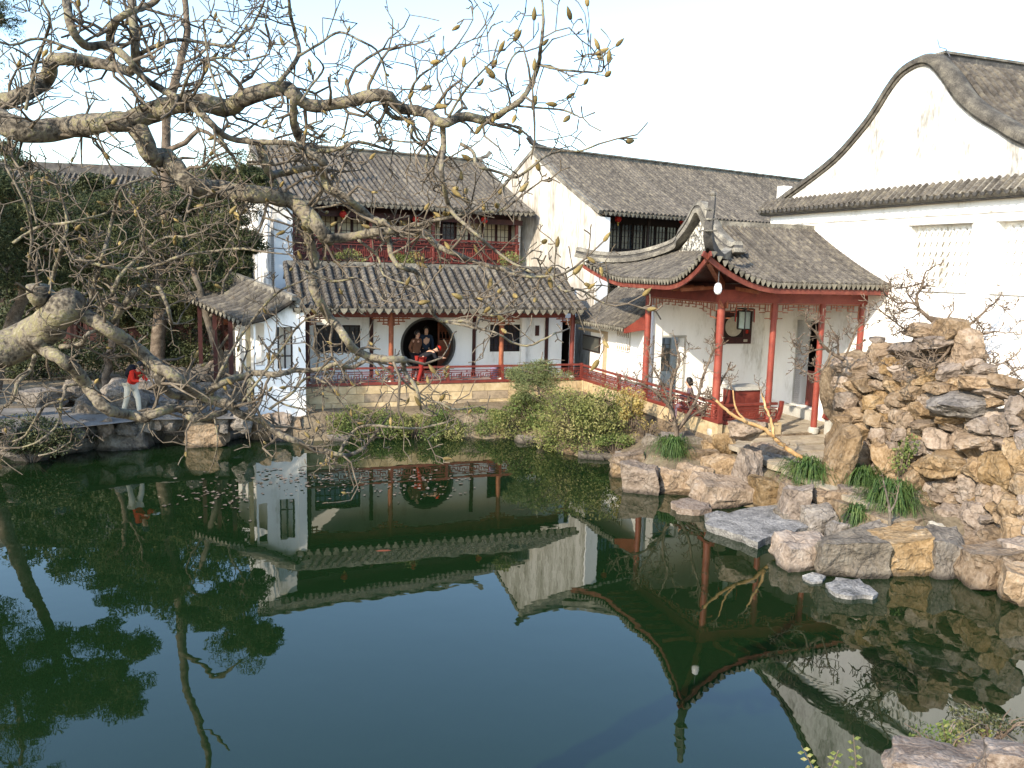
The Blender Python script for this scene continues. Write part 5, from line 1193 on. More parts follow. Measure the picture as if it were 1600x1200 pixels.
limb([(598, 158), (612, 182), (645, 190), (642, 212), (668, 237), (665, 262)], 3.1, 3.05, 9, 4, 1.2, .2, .5)
limb([(205, 188), (222, 212), (236, 245), (256, 246), (275, 263), (300, 290), (340, 295), (368, 300), (400, 304), (450, 312), (475, 330), (500, 357), (512, 375)], 3.25, 3.3, 32, 26, .9, .26, .45)
limb([(508, 372), (540, 371), (575, 365), (612, 360), (660, 362), (680, 382), (700, 392), (732, 405), (762, 415), (800, 424), (830, 432)], 3.3, 3.1, 18, 5, 1.0, .22, .7)
limb([(605, 362), (640, 355), (690, 342), (740, 332), (780, 330), (800, 318)], 3.25, 3.15, 9, 4, 1.0, .2, .7)
limb([(478, 338), (485, 380), (492, 410), (488, 440), (498, 470), (513, 495), (531, 514), (542, 532), (554, 546), (576, 557), (606, 561), (634, 562)], 3.3, 3.3, 17, 12, .8, .22, .5)
limb([(629, 562), (634, 583), (647, 600), (655, 619), (657, 639), (664, 648)], 3.3, 3.25, 9, 4, .9, .2, .8, up=0); limb([(655, 620), (666, 626), (689, 630), (704, 639), (728, 639)], 3.25, 3.2, 4, 3, 1, .12, .8, dep=1)
limb([(459, 148), (459, 194), (469, 222), (487, 242), (504, 252), (504, 275), (514, 292), (540, 307), (562, 327), (581, 342), (603, 350)], 3.15, 3.25, 13, 12, .8, .22, .5)
limb([(605, 350), (607, 370), (612, 400), (625, 417), (650, 425), (660, 440), (670, 465), (677, 490), (690, 502), (725, 502), (745, 507), (750, 493), (775, 492), (797, 474)], 3.25, 3.1, 10, 4, .9, .2, .75)
limb([(700, 503), (740, 512), (775, 520), (800, 535), (825, 540), (850, 530), (868, 520)], 3.1, 3.0, 5, 3, .8, .12, .9, dep=1)
limb([(860, 430), (880, 455), (905, 452), (935, 470), (960, 478)], 2.8, 2.75, 5, 3, 1.2, .18, .95, up=.3); limb([(790, 425), (825, 432), (870, 430), (895, 420)], 3.0, 2.8, 6, 4, 1, .2, .9, up=.3)
limb([(100, -40), (104, 0), (112, 45), (135, 72), (165, 70), (195, 88), (225, 122), (250, 138), (276, 152)], 3.0, 3.1, 16, 11, .9, .25, .4)
limb([(300, 164), (331, 194), (359, 216), (406, 222), (453, 223), (490, 236), (530, 232), (560, 222), (600, 232)], 3.1, 3.2, 13, 5, 1.0, .24, .5)
limb([(333, 196), (350, 225), (369, 253), (372, 275)], 3.15, 3.15, 8, 4, .9, .2, .5); limb([(405, 222), (420, 270), (440, 270), (480, 262), (500, 262)], 3.5, 3.5, 16, 10, .6, .2, .4)
limb([(212, 100), (212, 84), (209, 47), (206, 0), (204, -50)], 3.2, 3.2, 16, 13, .7, .24, .3); limb([(172, 66), (175, 40), (200, 20), (237, 6), (260, -20)], 3.1, 3.1, 14, 9, .8, .24, .3)
limb([(-130, 190), (-40, 172), (0, 160), (31, 150), (72, 125), (81, 97), (103, 91), (140, 97), (175, 103), (205, 112)], 3.5, 3.3, 32, 16, .7, .26, .35)
limb([(219, 84), (250, 69), (281, 62), (312, 66), (359, 72), (375, 56), (394, 40), (410, 10)], 3.15, 3.1, 8, 4, 1.2, .24, .5)
limb([(434, 131), (466, 88), (462, 56), (453, 19), (450, -20)], 3.15, 3.1, 9, 5, .9, .16, .6); limb([(466, 88), (500, 68), (529, 50), (560, 62), (588, 78), (600, 105), (604, 130)], 3.1, 3.0, 5, 3, 1.1, .16, .8, dep=1)
limb([(356, 178), (340, 140), (328, 103), (319, 47), (318, 30)], 3.0, 2.95, 5, 3, .6, .14, .9, dep=1); limb([(40, 172), (56, 103), (78, 34), (65, 0), (60, -30)], 3.1, 3.05, 6, 4, .8, .2, .4)
limb([(280, 158), (300, 110), (340, 90), (380, 95), (420, 85)], 3.1, 3.0, 6, 3, 1.1, .2, .5); limb([(120, 80), (60, 60), (20, 70), (-20, 60)], 3.0, 2.95, 6, 3, 1.1, .22, .4)
limb([(650, 180), (640, 150), (655, 120), (690, 95), (715, 70)], 2.95, 2.9, 5, 3, 1.2, .18, 1, up=.3); limb([(700, 185), (720, 150), (745, 120), (770, 95)], 2.9, 2.85, 5, 3, 1.2, .18, 1, up=.3); limb([(800, 150), (790, 120), (800, 90), (812, 80)], 2.9, 2.85, 4, 3, 1.2, .14, 1, dep=1, up=.3)
limb([(470, 160), (485, 135), (505, 110), (500, 95)], 3.1, 3.05, 5, 3, 1.1, .16, .9, up=.25); limb([(540, 160), (590, 190), (600, 215), (640, 222)], 3.1, 3.1, 5, 3, 1.2, .2, .5)
# lower great limb
L0 = [(-185, 590), (-100, 570), (-40, 550), (0, 545), (40, 533), (75, 508), (100, 482), (112, 470)]
limb(L0, 3.4, 3.2, 84, 48, .35, .2, .3, dep=1); limb([(85, 495), (72, 470), (60, 458), (58, 446)], 3.25, 3.2, 44, 34, .5, .2, .3, dep=1)
limb([(108, 482), (141, 497), (175, 519), (212, 544), (237, 566), (275, 591), (306, 613), (337, 626), (366, 635)], 3.2, 3.5, 28, 16, .6, .22, .4)
limb([(362, 634), (375, 647), (409, 657), (431, 676), (459, 688), (484, 700), (506, 704), (528, 710), (547, 711), (570, 699)], 3.5, 3.6, 15, 6, .9, .22, .4); limb([(531, 706), (550, 676), (575, 665), (619, 668), (656, 669), (700, 659)], 3.6, 3.6, 6, 3, .8, .16, .5)
limb([(55, 525), (72, 547), (94, 560), (119, 579), (137, 604), (156, 629), (175, 643), (200, 647), (225, 652), (250, 643), (275, 638), (291, 643), (300, 654), (328, 650), (353, 641)], 3.2, 3.5, 26, 11, .5, .18, .3)
limb([(244, 574), (250, 597), (269, 616), (302, 620)], 3.35, 3.45, 15, 13, .5, .18, .3); limb([(322, 612), (350, 597), (378, 588), (406, 582), (431, 586), (462, 579), (503, 577), (524, 568), (548, 574), (576, 562)], 3.5, 3.5, 14, 6, .9, .22, .4)
limb([(137, 487), (153, 422), (161, 397), (169, 369), (178, 331), (184, 300), (205, 285), (240, 278)], 3.2, 3.15, 8, 4, .8, .2, .6); limb([(150, 492), (175, 460), (187, 432), (225, 394), (256, 372), (290, 370)], 3.2, 3.2, 9, 4, .8, .2, .6); limb([(175, 503), (194, 475), (212, 454), (234, 447), (250, 452), (262, 480), (268, 505)], 3.25, 3.25, 13, 5, .9, .2, .6)
limb([(78, 449), (86, 421), (97, 384), (105, 357), (100, 320), (85, 285)], 3.2, 3.15, 8, 4, .8, .2, .5); limb([(94, 382), (125, 404), (162, 416), (203, 421), (250, 413), (281, 400), (328, 393), (375, 388), (400, 392)], 3.15, 3.2, 6, 4, 1.0, .22, .7); limb([(20, 380), (60, 355), (105, 348), (150, 338), (175, 330)], 3.1, 3.15, 5, 4, 1, .2, .5)
limb([(45, 420), (50, 370), (40, 320), (10, 262)], 3.1, 3.05, 6, 4, .9, .2, .4); limb([(58, 350), (45, 300), (40, 280), (30, 262)], 3.1, 3.05, 4, 3, .9, .16, .4)
limb([(55, 555), (47, 579), (28, 597), (19, 626), (0, 638), (-30, 650)], 3.2, 3.3, 9, 4, .9, .2, .3, up=-.05); limb([(122, 600), (103, 604), (97, 626), (69, 635), (40, 680), (20, 690)], 3.25, 3.3, 7, 3, .8, .2, .3, up=-.05); limb([(95, 542), (125, 538), (137, 522), (152, 518), (175, 530)], 3.2, 3.2, 10, 4, .9, .2, .5)
limb([(95, 620), (92, 660), (60, 690), (30, 700)], 3.3, 3.3, 5, 3, .9, .18, .3, up=-.05); limb([(60, 712), (85, 706), (110, 690)], 3.3, 3.3, 3, 2, .9, .1, .2, dep=1)
limb([(330, 620), (345, 580), (380, 520), (430, 460), (470, 440), (485, 430)], 3.5, 3.4, 6, 3, .8, .18, .5); limb([(370, 640), (400, 600), (440, 545), (470, 505), (500, 490)], 3.5, 3.4, 5, 3, .8, .16, .4)
limb([(335, 652), (340, 690), (333, 725)], 3.5, 3.5, 3, 2, .4, .08, .2, dep=0, up=-.1)
limb([(375, 560), (400, 600), (440, 630), (480, 640)], 3.55, 3.55, 4, 3, 1.2, .2, .3)
limb([(420, 640), (455, 615), (480, 590), (510, 600), (540, 640)], 3.55, 3.55, 5, 3, 1.3, .2, .5); limb([(300, 300), (260, 330), (230, 345), (220, 380)], 3.3, 3.2, 5, 3, 1.1, .2, .6); limb([(360, 305), (375, 330), (370, 360), (355, 380)], 3.3, 3.25, 7, 3, 1, .18, .6, up=0)
limb([(560, 375), (590, 400), (600, 430), (640, 445)], 3.25, 3.2, 5, 3, 1.2, .2, .7); limb([(470, 420), (520, 440), (560, 435), (600, 470)], 3.25, 3.2, 5, 3, 1.1, .2, .7)
rm_.shuffle(ALLTIPS)
def screen(p):
    q = p-CAMO; d = q.dot(FW); return abs(q.x/d) < .63 and d > 0
vis = [t for t in ALLTIPS if screen(t[1]+MO)]
def side(t): q = t[1]+MO-CAMO; return q.x/q.dot(FW)
outer = [t for t in vis if side(t) > -.30]; inner = [t for t in vis if side(t) <= -.30]
for o, p, d, r_ in outer[:190]+inner[:105]:
    s_ = rm_.uniform(.034, .054) if side((o, p)) > -.12 else rm_.uniform(.026, .042); dd = (d+V3((0, 0, .35))).normalized()
    b_ = put('bud', budme, o, p-dd*.004); b_.rotation_mode = 'QUATERNION'; b_.rotation_quaternion = dd.to_track_quat('Z', 'Y'); b_.scale = (s_*.9, s_*.9, s_)

# ------------------------------------------------------------------ bare trees and branches around the pavilion
def traced(name, label, cat, base, limbs, mt, tl, tw, seed, dep=2, rmin=.006, zig=.5, up=.1):
    rr = random.Random(seed); t = thing(name, label, cat, base); O_ = V3(base); first = True
    for pts, Y0, Y1, w0, w1 in limbs:
        n_ = len(pts); W = []; R_ = []
        for i, (x, y) in enumerate(pts):
            f = i/(n_-1); q = aty(x, y, lerp(Y0, Y1, f)); W.append(q-O_); R_.append(max(rmin, lerp(w0, w1, f)*(q-CAMO).dot(FW)/CAM_F/2))
        P, R2_ = jag(W, R_, max(.08, R_[0]*1.2), .2, rr); o = MB().tube(P, R2_, 7).build('trunk' if first else 'branch', mt, t, 'all'); first = False
        m = MB(); tips = []
        for i in range(1, len(P)):
            if i/len(P) > .25 and rr.random() < tw:
                s_ = V3((rr.gauss(0, 1), rr.gauss(0, .8), rr.gauss(0, .9)+.2)).normalized(); twig(m, P[i], (s_+(P[i]-P[i-1]).normalized()*.5).normalized(), tl*rr.uniform(.4, 1.3), max(rmin*.9, R2_[i]*.5), rr, dep, tips, zig, up, 4, (2, 4), rmin*.7)
        twig(m, P[-1], (P[-1]-P[-2]).normalized(), tl, R2_[-1], rr, dep, tips, zig, up, 4, (2, 4), rmin*.7)
        m.build('twigs', thinbark, o, 'all', fix=False, kind='stuff')
    return t
b_ = atz(1058, 702, .55)
traced('forked_tree', 'small bare forked tree growing from the sedge tuft by the railing', 'tree', (b_.x, b_.y, .4), [([(1058, 708), (1058, 680), (1055, 662), (1045, 635), (1030, 618), (1010, 603), (985, 597)], b_.y, b_.y-.3, 9, 3), ([(1056, 662), (1048, 625), (1052, 590), (1062, 565), (1058, 545)], b_.y, b_.y+.1, 6, 3), ([(1059, 672), (1075, 648), (1090, 620), (1098, 590), (1110, 560), (1115, 545)], b_.y, b_.y-.1, 6, 3), ([(1062, 668), (1080, 650), (1105, 635), (1120, 612), (1130, 590)], b_.y, b_.y+.2, 5, 3), ([(1045, 630), (1035, 600), (1020, 575), (1015, 555)], b_.y, b_.y+.2, 4, 2)], bark2, .5, .6, 51, rmin=.010)
b_ = atz(1276, 748, .55); Yb = b_.y
traced('golden_branch', 'bare golden-barked branch leaning left out of the sedge clump', 'tree', (b_.x, b_.y, .5), [([(1280, 746), (1274, 736), (1257, 718), (1234, 704), (1209, 683), (1192, 669), (1167, 660), (1140, 645), (1118, 625)], Yb, Yb-.5, 10, 4), ([(1209, 683), (1206, 660), (1198, 640), (1190, 615)], Yb-.3, Yb-.2, 5, 3), ([(1167, 660), (1150, 640), (1145, 610)], Yb-.4, Yb-.5, 4, 2)], goldbark, .36, .3, 52, rmin=.006)
traced('gnarled_shrub', 'twisted bare shrub on the left shoulder of the rockery before the door', 'shrub', aty(1315, 560, 18.5), [([(1318, 562), (1300, 552), (1285, 538), (1275, 520), (1262, 508)], 18.5, 18.3, 6, 3), ([(1298, 550), (1290, 570), (1270, 585), (1256, 580)], 18.4, 18.2, 4, 2), ([(1310, 555), (1308, 530), (1300, 515)], 18.5, 18.4, 4, 2), ([(1320, 558), (1330, 535), (1338, 515), (1350, 505)], 18.6, 18.6, 4, 2), ([(1290, 545), (1270, 548), (1255, 555), (1250, 545)], 18.4, 18.2, 3, 2)], thinbark, .36, .8, 53, rmin=.011)
traced('bonsai_tree', 'wind-twisted bare tree crowning the top of the rockery', 'tree', aty(1455, 500, 18.2), [([(1462, 505), (1448, 494), (1436, 482), (1432, 465), (1440, 448), (1444, 432)], 18.2, 18.1, 7, 3), ([(1450, 497), (1475, 500), (1495, 502), (1512, 508), (1530, 495), (1545, 480)], 18.2, 18.0, 7, 3), ([(1510, 508), (1518, 525), (1535, 522), (1552, 518)], 18.1, 18.0, 5, 2), ([(1436, 480), (1420, 472), (1404, 474), (1390, 466)], 18.1, 18.0, 4, 2), ([(1462, 500), (1440, 520), (1415, 515), (1395, 500), (1380, 490)], 18.1, 17.8, 4, 2), ([(1520, 535), (1512, 555), (1530, 575), (1560, 590), (1590, 578)], 17.4, 17.2, 4, 2), ([(1490, 520), (1480, 550), (1455, 570), (1430, 560), (1405, 575)], 17.2, 17.0, 5, 2), ([(1445, 440), (1425, 447), (1408, 450)], 18.1, 18.1, 3, 2)], thinbark, .42, .9, 54, rmin=.012)
b_ = atz(1391, 838, .35)
traced('sapling', 'thin pale sapling standing before the dark sedge mound', 'tree', (b_.x, b_.y, .3), [([(1391, 842), (1391, 815), (1389, 790), (1384, 768), (1380, 750)], b_.y, b_.y, 6, 2), ([(1390, 800), (1398, 788), (1402, 772)], b_.y, b_.y, 4, 2)], palebark, .22, .3, 55, dep=1)

# ------------------------------------------------------------------ trees on the left bank
def big_tree(name, label, base, limbs, crowns, mt, leafmat, n_, s_, aspect, seed, up=0.2, cr=1.0):
    rr = random.Random(seed); t = thing(name, label, 'tree', base); O_ = V3(base); first = True
    for pts, Y0, Y1, w0, w1 in limbs:
        W = []; R_ = []
        for i, (x, y) in enumerate(pts):
            f = i/(len(pts)-1); q = aty(x, y, lerp(Y0, Y1, f)); W.append(q-O_); R_.append(lerp(w0, w1, f)*(q-CAMO).dot(FW)/CAM_F/2)
        P, R2_ = jag(W, R_, .3, .12, rr); MB().tube(P, R2_, 9).build('trunk' if first else 'limb', mt, t, 'all'); first = False
    m = MB(); mt2 = MB()
    for px, py, r_, Y in crowns:
        c = aty(px, py, Y)-O_; R0 = r_*Y/CAM_F*cr
        for j in range(9):
            a = rr.uniform(0, 2*pi); f = rr.uniform(.2, 1.0); q = c+V3((cos(a)*f*R0, sin(a)*f*R0*1.1, rr.uniform(-.75, .6)*R0)); k = rr.uniform(.35, .75)*R0
            leaves(m, q, (k*1.25, k*1.25, k*.7), n_//9, s_*rr.uniform(.8, 1.2), rr, shell=.05, aspect=aspect, up=up)
            mt2.tube([c+V3((0, 0, -R0*.4)), c.lerp(q, .5), q], [.03, .02, .01], 4, False)
    m.build('crown', leafmat, t, fix=False, kind='stuff'); mt2.build('crown_branches', mt, t, fix=False, kind='stuff')
    return t
b_ = atz(247, 604, .9)
big_tree('tall_pine', 'tall dark pine rising behind the red walker', (b_.x, b_.y, .8), [([(245, 610), (246, 560), (250, 500), (252, 440), (258, 370), (262, 300), (259, 235), (262, 175), (281, 100), (292, 50), (288, -20)], 27.6, 27.2, 24, 9), ([(262, 235), (290, 222), (312, 203), (335, 215), (360, 240)], 27.3, 27, 9, 5), ([(258, 380), (300, 345), (340, 320), (385, 300)], 27.4, 26.8, 9, 4), ([(254, 430), (215, 395), (185, 370)], 27.4, 27, 8, 4), ([(281, 100), (315, 85), (330, 60)], 27.2, 27, 5, 3)],
    [(335, 275, 34, 27.0), (378, 268, 34, 26.8), (398, 292, 24, 26.6), (300, 330, 36, 27.2), (352, 352, 40, 27), (378, 378, 26, 26.8), (270, 392, 36, 27.4), (322, 412, 40, 27), (228, 362, 34, 27.6), (185, 345, 30, 27.4), (366, 325, 34, 26.8), (210, 408, 36, 27.4), (360, 430, 34, 27.2), (300, 455, 36, 27.6), (295, 300, 30, 27.4), (230, 450, 36, 27.6), (150, 350, 36, 27.6), (250, 330, 36, 27.6), (170, 400, 40, 27.6), (280, 480, 34, 28), (190, 470, 36, 28), (345, 470, 30, 27.8)], bark2, pine, 3400, .17, .17, 61)
big_tree('leaning_juniper', 'olive-green juniper at the far left water edge', (-13.6, 21.6, .7), [([(-20, 640), (0, 560), (30, 480), (50, 420), (60, 360), (70, 300)], 21.4, 20.2, 26, 8), ([(50, 420), (100, 390), (150, 380)], 20.6, 19.8, 9, 4), ([(55, 380), (20, 340), (-10, 300)], 20.4, 20, 8, 4)],
    [(20, 300, 38, 20), (70, 312, 36, 20.2), (120, 330, 36, 20), (40, 355, 40, 19.8), (95, 372, 40, 20), (155, 372, 34, 20), (-30, 330, 44, 20), (10, 410, 40, 20), (70, 420, 38, 20.4), (135, 425, 34, 20.6), (-60, 390, 50, 20), (-90, 310, 50, 20.2), (190, 420, 28, 20.4), (160, 320, 24, 20.2), (-40, 450, 44, 20.4)], bark2, pine, 3600, .13, .17, 62)
big_tree('feathery_conifer', 'feathery conifer tips behind the upper magnolia limb at left edge', (-18.5, 25.5, .8), [([(-120, 620), (-90, 480), (-60, 340), (-40, 240), (-30, 150), (-40, 60)], 25.5, 25, 26, 8), ([(-40, 240), (0, 225), (25, 235)], 25, 24.6, 6, 3)],
    [(10, 232, 20, 24.6), (28, 252, 14, 24.6), (-20, 245, 34, 24.8), (-50, 190, 40, 25), (-60, 120, 44, 25), (-100, 200, 50, 25.2), (-90, 290, 50, 25.2), (-60, 40, 40, 25), (-120, 100, 50, 25.2), (0, 25, 24, 24.8), (-20, 10, 30, 25)], bark2, pine, 1600, .14, .12, 63)
b_ = atz(356, 606, .9)
traced('leaning_tree', 'bare grey tree leaning left in front of the side gallery', 'tree', (b_.x, b_.y, .8), [([(357, 612), (350, 580), (338, 545), (325, 500), (314, 462), (305, 430)], 26.4, 26.2, 17, 10), ([(325, 500), (345, 470), (350, 440), (362, 420)], 26.3, 26, 6, 3), ([(318, 478), (295, 455), (280, 430)], 26.2, 26, 6, 3), ([(340, 548), (360, 520), (372, 500)], 26.3, 26, 5, 3)], palebark, .9, .35, 64, dep=2, rmin=.008)
traced('garden_tree', 'slim bare tree among the shaded rocks left of the walker', 'tree', atz(165, 612, .95), [([(165, 618), (168, 575), (175, 530), (182, 490), (178, 450)], 26.8, 26.8, 13, 8), ([(182, 490), (200, 460), (205, 430)], 26.8, 26.6, 5, 3)], bark2, .8, .3, 65, rmin=.008)
big_tree('evergreen_tree', 'dense dark evergreen filling the gap between garden hall and side gallery', (-13.6, 33, .8), [([(310, 590), (312, 520), (318, 440), (325, 380)], 33, 33, 16, 6)], [(300, 430, 40, 33), (340, 420, 34, 33), (270, 460, 36, 33), (345, 375, 30, 33.5), (310, 380, 34, 33.5), (260, 420, 34, 33.5), (370, 400, 26, 33.5), (150, 460, 34, 32), (110, 470, 34, 32), (60, 470, 36, 32), (20, 490, 40, 32), (200, 480, 36, 32), (240, 500, 34, 32), (90, 430, 40, 33), (30, 430, 40, 33), (140, 415, 36, 33), (200, 440, 36, 33), (380, 440, 24, 33.5), (60, 350, 44, 34), (120, 360, 44, 34), (180, 320, 40, 34), (20, 310, 40, 34), (230, 310, 36, 34), (90, 300, 34, 34), (150, 300, 30, 34), (200, 370, 40, 34), (250, 370, 36, 34), (20, 370, 40, 34)], bark2, evergreen, 2600, .17, .4, 66)
big_tree('unseen_shade_tree', 'broad evergreen on the left bank, added out of view to shade the path', (-16.5, 16.5, .7), [([(-420, 760), (-400, 600), (-380, 450), (-400, 300)], 16.5, 16.0, 34, 12), ([(-390, 500), (-330, 380), (-260, 300)], 16.4, 16.5, 16, 6)],  # added outside the view so its crown shades the left bank
    [(-330, 330, 70, 16.5), (-400, 260, 80, 16), (-270, 270, 50, 17), (-460, 330, 80, 16), (-350, 200, 70, 16.5), (-240, 330, 34, 17.5), (-300, 420, 50, 17.5), (-430, 150, 70, 16), (-260, 200, 44, 17)], bark2, evergreen, 2200, .15, .45, 67)
big_tree('unseen_shade_evergreen', 'tall evergreen left of the path, added out of view to shade the rock bank', (-21, 19.5, .7), [([(-560, 740), (-550, 560), (-540, 420), (-560, 260)], 19.5, 19.5, 30, 10)],  # second unseen tree, put in to throw shade on the rocks behind the path
    [(-520, 330, 80, 19.5), (-600, 280, 80, 19), (-450, 300, 60, 20), (-560, 200, 80, 19.5), (-480, 220, 60, 19.5), (-420, 380, 50, 20.5), (-640, 360, 70, 19), (-500, 420, 60, 20.5)], bark2, evergreen, 2200, .17, .45, 68)
rr = random.Random(12)
for i, (px, py, lab) in enumerate(((40, 585, 'dark leafy shrub behind the left end of the bamboo fence'), (105, 570, 'dark leafy shrub behind the middle of the bamboo fence'), (300, 560, 'dark shrub on the rock bank right of the walker'), (205, 565, 'dark shrub at the right end of the bamboo fence'))):
    p = aty(px, py, 28.5); shrub('shade_shrub', lab, (p.x, p.y, p.z+.25), (1.5, .9, 1.05), 5200, .10, evergreen, 90+i, 'dark shrubs behind the path', 30, 9)
tuft_lab = ('dry shrub tuft on the balcony edge left of the red posts', 'dry shrub tuft in the middle of the balcony edge', 'dry shrub tuft at the right end of the balcony edge')
for i, (px, py) in enumerate(((545, 400), (640, 405), (800, 408))):
    p = aty(px, py, 28.6); shrub('potted_tuft', tuft_lab[i], (p.x, p.y, p.z), (.55, .3, .32), 700, .07, jasmine, 80+i, 'tufts above the walk roof', 20, 6)

# ------------------------------------------------------------------ people
def skin_mesh(name, J, E_, mt, parent, root, sub=1):
    ks = list(J); me = bpy.data.meshes.new(name); me.from_pydata([J[k][0] for k in ks], [(ks.index(a), ks.index(c)) for a, c in E_], [])
    o = put(name, me, parent); me.materials.append(mt)
    md = o.modifiers.new('Skin', 'SKIN'); md.use_smooth_shade = True
    sv_ = me.skin_vertices[0].data
    for i, k in enumerate(ks):
        r_ = J[k][1]; sv_[i].radius = (r_ if not hasattr(r_, '__len__') else r_[0], r_ if not hasattr(r_, '__len__') else r_[1]); sv_[i].use_root = (k == root)
    s_ = o.modifiers.new('Sub', 'SUBSURF'); s_.levels = sub; s_.render_levels = sub
    return o
def person(label, pos, head, lean=0, jacket=browncloth, trouser=blackcloth, hair=hairm, cap=None, bag=None, stride=.12, seat=False, arms='down', scale=1.0, hold=None, longhair=False):
    """x forward, y to the left, z up; lean tips the upper body forward about the hips"""
    t = thing('person', label, 'person', pos, head); t.scale = (scale, scale, scale)
    c, s_ = cos(lean), sin(lean); hz = .50 if seat else .88
    def U(x, y, z): return V3((x*c+z*s_, y, hz-x*s_+z*c))          # upper-body point measured from the hips
    J = {'hip': (V3((0, 0, hz)), (.12, .10)), 'waist': (U(0, 0, .16), (.115, .09)), 'chest': (U(.01, 0, .36), (.13, .10)), 'neck': (U(.01, 0, .53), .05), 'jaw': (U(.035, 0, .60), (.062, .068)), 'head': (U(.03, 0, .68), (.078, .088)), 'crown': (U(.02, 0, .755), (.06, .068)), 'nose': (U(.125, 0, .655), .012)}
    E_ = [('hip', 'waist'), ('waist', 'chest'), ('chest', 'neck'), ('neck', 'jaw'), ('jaw', 'head'), ('head', 'crown'), ('head', 'nose')]
    Ja, Ea = {}, []
    for sd_, k in ((1, 'l'), (-1, 'r')):
        sh = U(0, .17*sd_, .46)
        if arms == 'fwd': el = sh+V3((.08, .03*sd_, -.24)); wr = el+V3((.22, -.04*sd_, .02))
        elif arms == 'back': el = sh+V3((-.10, .05*sd_, -.23)); wr = el+V3((.03, -.10*sd_, -.2))
        else: el = sh+V3((.02+.1*s_, .05*sd_, -.26)); wr = el+V3((.08+.12*s_, -.01*sd_, -.23))
        d = (wr-el).normalized(); pm = wr+d*.07
        J.update({'sh'+k: (sh, .058), 'el'+k: (el, .042), 'wr'+k: (wr, .028), 'pm'+k: (pm, (.034, .02))}); E_ += [('chest', 'sh'+k), ('sh'+k, 'el'+k), ('el'+k, 'wr'+k), ('wr'+k, 'pm'+k)]
        for f_ in range(5):
            off = (f_-2)*.015; L_ = (.055, .075, .085, .078, .06)[f_]; sdv = d.cross(V3((0, 0, 1))).normalized() if abs(d.z) < .95 else V3((1, 0, 0))
            tip = pm+sdv*off*1.6+d*L_*(.6 if f_ == 0 else 1)+(sdv*-.03 if f_ == 0 else V3((.012, 0, -.012))); J['f%d%s' % (f_, k)] = (tip, .009); E_.append(('pm'+k, 'f%d%s' % (f_, k)))
        st_ = stride*sd_
        hp_ = V3((0, .085*sd_, hz-.04))
        if seat: kn = V3((.40, .10*sd_, .50)); an = V3((.40+.03*sd_, .10*sd_, .09))
        else: kn = V3((st_*.55+.05, .09*sd_, .47)); an = V3((st_-.02, .09*sd_, .08))
        J.update({'hp'+k: (hp_, .085), 'kn'+k: (kn, .058), 'an'+k: (an, .04), 'to'+k: (an+V3((.15, .02*sd_, -.045)), (.042, .03))}); E_ += [('hip', 'hp'+k), ('hp'+k, 'kn'+k), ('kn'+k, 'an'+k), ('an'+k, 'to'+k)]
    skin_mesh('body', J, E_, skin, t, 'hip', 2)
    g_ = 1.16
    Jj = {k: (J[k][0], tuple(x*g_+.008 for x in (J[k][1] if hasattr(J[k][1], '__len__') else (J[k][1],)*2))) for k in ('hip', 'waist', 'chest', 'shl', 'shr', 'ell', 'elr', 'wrl', 'wrr')}
    Jj['neck'] = (J['neck'][0]-V3((0, 0, .03)), (.07, .066)); Jj['hem'] = (V3((0, 0, hz-.10)), (.165, .13))
    skin_mesh('jacket', Jj, [('hem', 'hip'), ('hip', 'waist'), ('waist', 'chest'), ('chest', 'neck'), ('chest', 'shl'), ('chest', 'shr'), ('shl', 'ell'), ('shr', 'elr'), ('ell', 'wrl'), ('elr', 'wrr')], jacket, t, 'chest', 2)
    Jt = {k: (J[k][0], tuple(x*1.2+.01 for x in (J[k][1] if hasattr(J[k][1], '__len__') else (J[k][1],)*2))) for k in ('hip', 'hpl', 'hpr', 'knl', 'knr', 'anl', 'anr')}
    skin_mesh('trousers', Jt, [('hip', 'hpl'), ('hip', 'hpr'), ('hpl', 'knl'), ('hpr', 'knr'), ('knl', 'anl'), ('knr', 'anr')], trouser, t, 'hip', 2)
    for k in 'lr':
        a = J['an'+k][0]; MB().tube([a+V3((-.05, 0, -.045)), a+V3((.02, 0, -.03)), a+V3((.17, 0, -.05))], [.048, .055, .035], 8).build('shoe', blackcloth, t, 60)
    hd = J['head'][0]; m = MB(); n0 = 0
    rows = []
    for i in range(7):
        ph = pi*.62*i/6; rows.append([hd+Matrix.Rotation(lean, 3, 'Y') @ V3((-.022+(.108 if cos(2*pi*j/14) < .2 or i < 3 else .086)*sin(ph)*cos(2*pi*j/14), .096*sin(ph)*sin(2*pi*j/14), .02+.118*cos(ph)-(.08 if longhair and i > 4 and cos(2*pi*j/14) < .3 else 0))) for j in range(15)])
    m.strip(rows); m.build('hair', hair, t, 'all')
    if cap:
        rows = [[hd+Matrix.Rotation(lean, 3, 'Y') @ V3((-.01+.118*sin(pi*.5*i/5)*cos(2*pi*j/14), .106*sin(pi*.5*i/5)*sin(2*pi*j/14), .035+.115*cos(pi*.5*i/5))) for j in range(15)] for i in range(6)]
        MB().strip(rows).build('cap', cap, t, 'all')
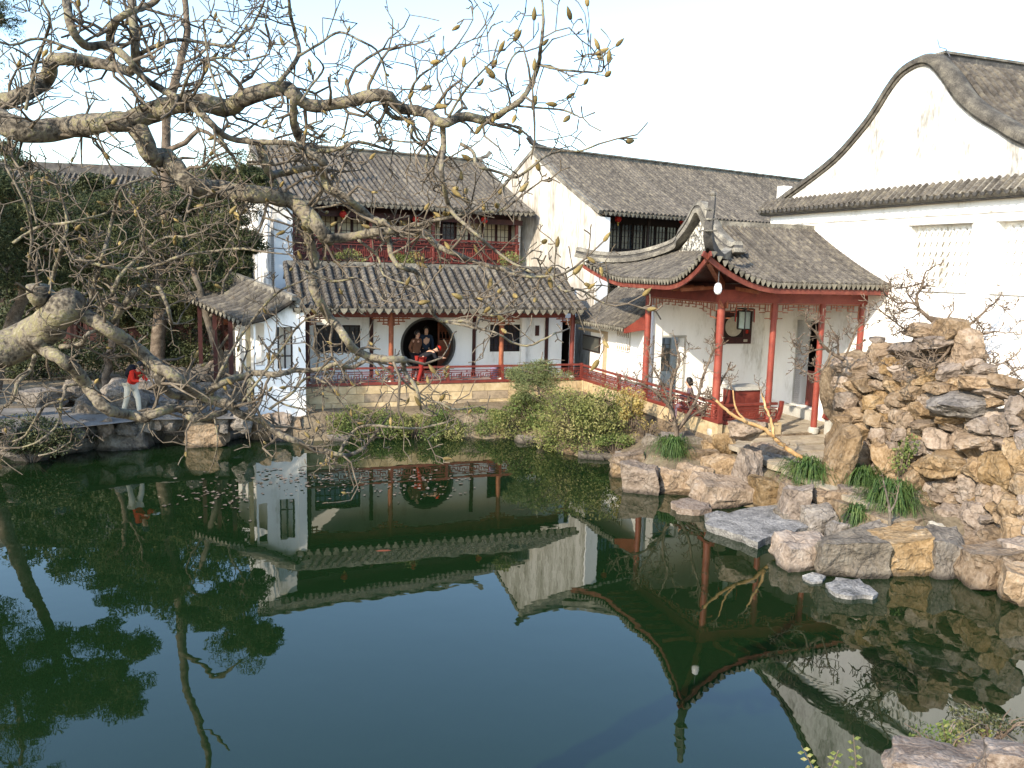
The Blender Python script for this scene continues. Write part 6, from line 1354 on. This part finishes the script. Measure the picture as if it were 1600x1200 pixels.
    for sd_ in (1, -1): MB().lathe([(0, -.009), (.009, 0), (0, .009)], 6, tuple(hd+Matrix.Rotation(lean, 3, 'Y') @ V3((.083, .033*sd_, .005)))).build('eye', hairm, t)
    MB().box(-.003, .003, -.022, .022, -.004, .004).build('mouth', redcloth, t).location = hd+Matrix.Rotation(lean, 3, 'Y') @ V3((.09, 0, -.055))
    if bag:
        p = U(-.19, 0, .34); b2 = MB().lathe([(.06, -.2), (.13, -.17), (.15, 0), (.13, .15), (.05, .2)], 10).build('backpack', bag, t, 60); b2.location = p; b2.scale = (.75, 1, 1); b2.rotation_euler = (0, lean, 0)
        for sd_ in (1, -1): MB().tube([U(-.12, .1*sd_, .5), U(.02, .12*sd_, .53), U(.13, .11*sd_, .38), U(.06, .12*sd_, .2), U(-.12, .1*sd_, .18)], .014, 5).build('strap', bag, t, 60)
    if hold: MB().box(-.06, .06, -.09, .09, -.008, .008).build('leaflet', hold, t).location = J['pml'][0]+V3((.08, -.05, 0))
    return t
p = atz(206, 648, .87)
person('walker in red jacket and cream trousers bending forward with a backpack', (p.x, p.y, .86), radians(-25), radians(34), redcloth, creamcloth, bag=blackcloth, arms='fwd', stride=.22, scale=.98, hold=whitepaint)
q = GF.on_y(650, 545, 1.75); person('standing person in brown jacket in front of the moon gate', GF.w(q.x, 1.75, FLOOR_G), GF.a-radians(62), radians(4), browncloth, blackcloth, arms='back', stride=.04, scale=1.0)
q = GF.on_y(668, 545, 2.55); person('person in dark clothes standing inside the moon gate', GF.w(q.x, 2.75, FLOOR_G), GF.a-radians(100), 0, navycloth, blackcloth, stride=.05, scale=1.03)
q = GF.on_y(664, 575, .95); person('person in red cap and dark top bending over the railing bench', GF.w(q.x-.15, .95, FLOOR_G), GF.a+radians(5), radians(62), blackcloth, darkred, cap=redcloth, arms='fwd', stride=.1, scale=.95)
q = PF.on_y(1080, 620, 1.6); person('dark-haired person seated on the bench inside the pavilion railing', PF.w(q.x, 1.55, FLOOR_P-.0), PF.a+radians(150), radians(8), mauvecloth, mauvecloth, seat=True, arms='fwd', scale=.98, longhair=True)
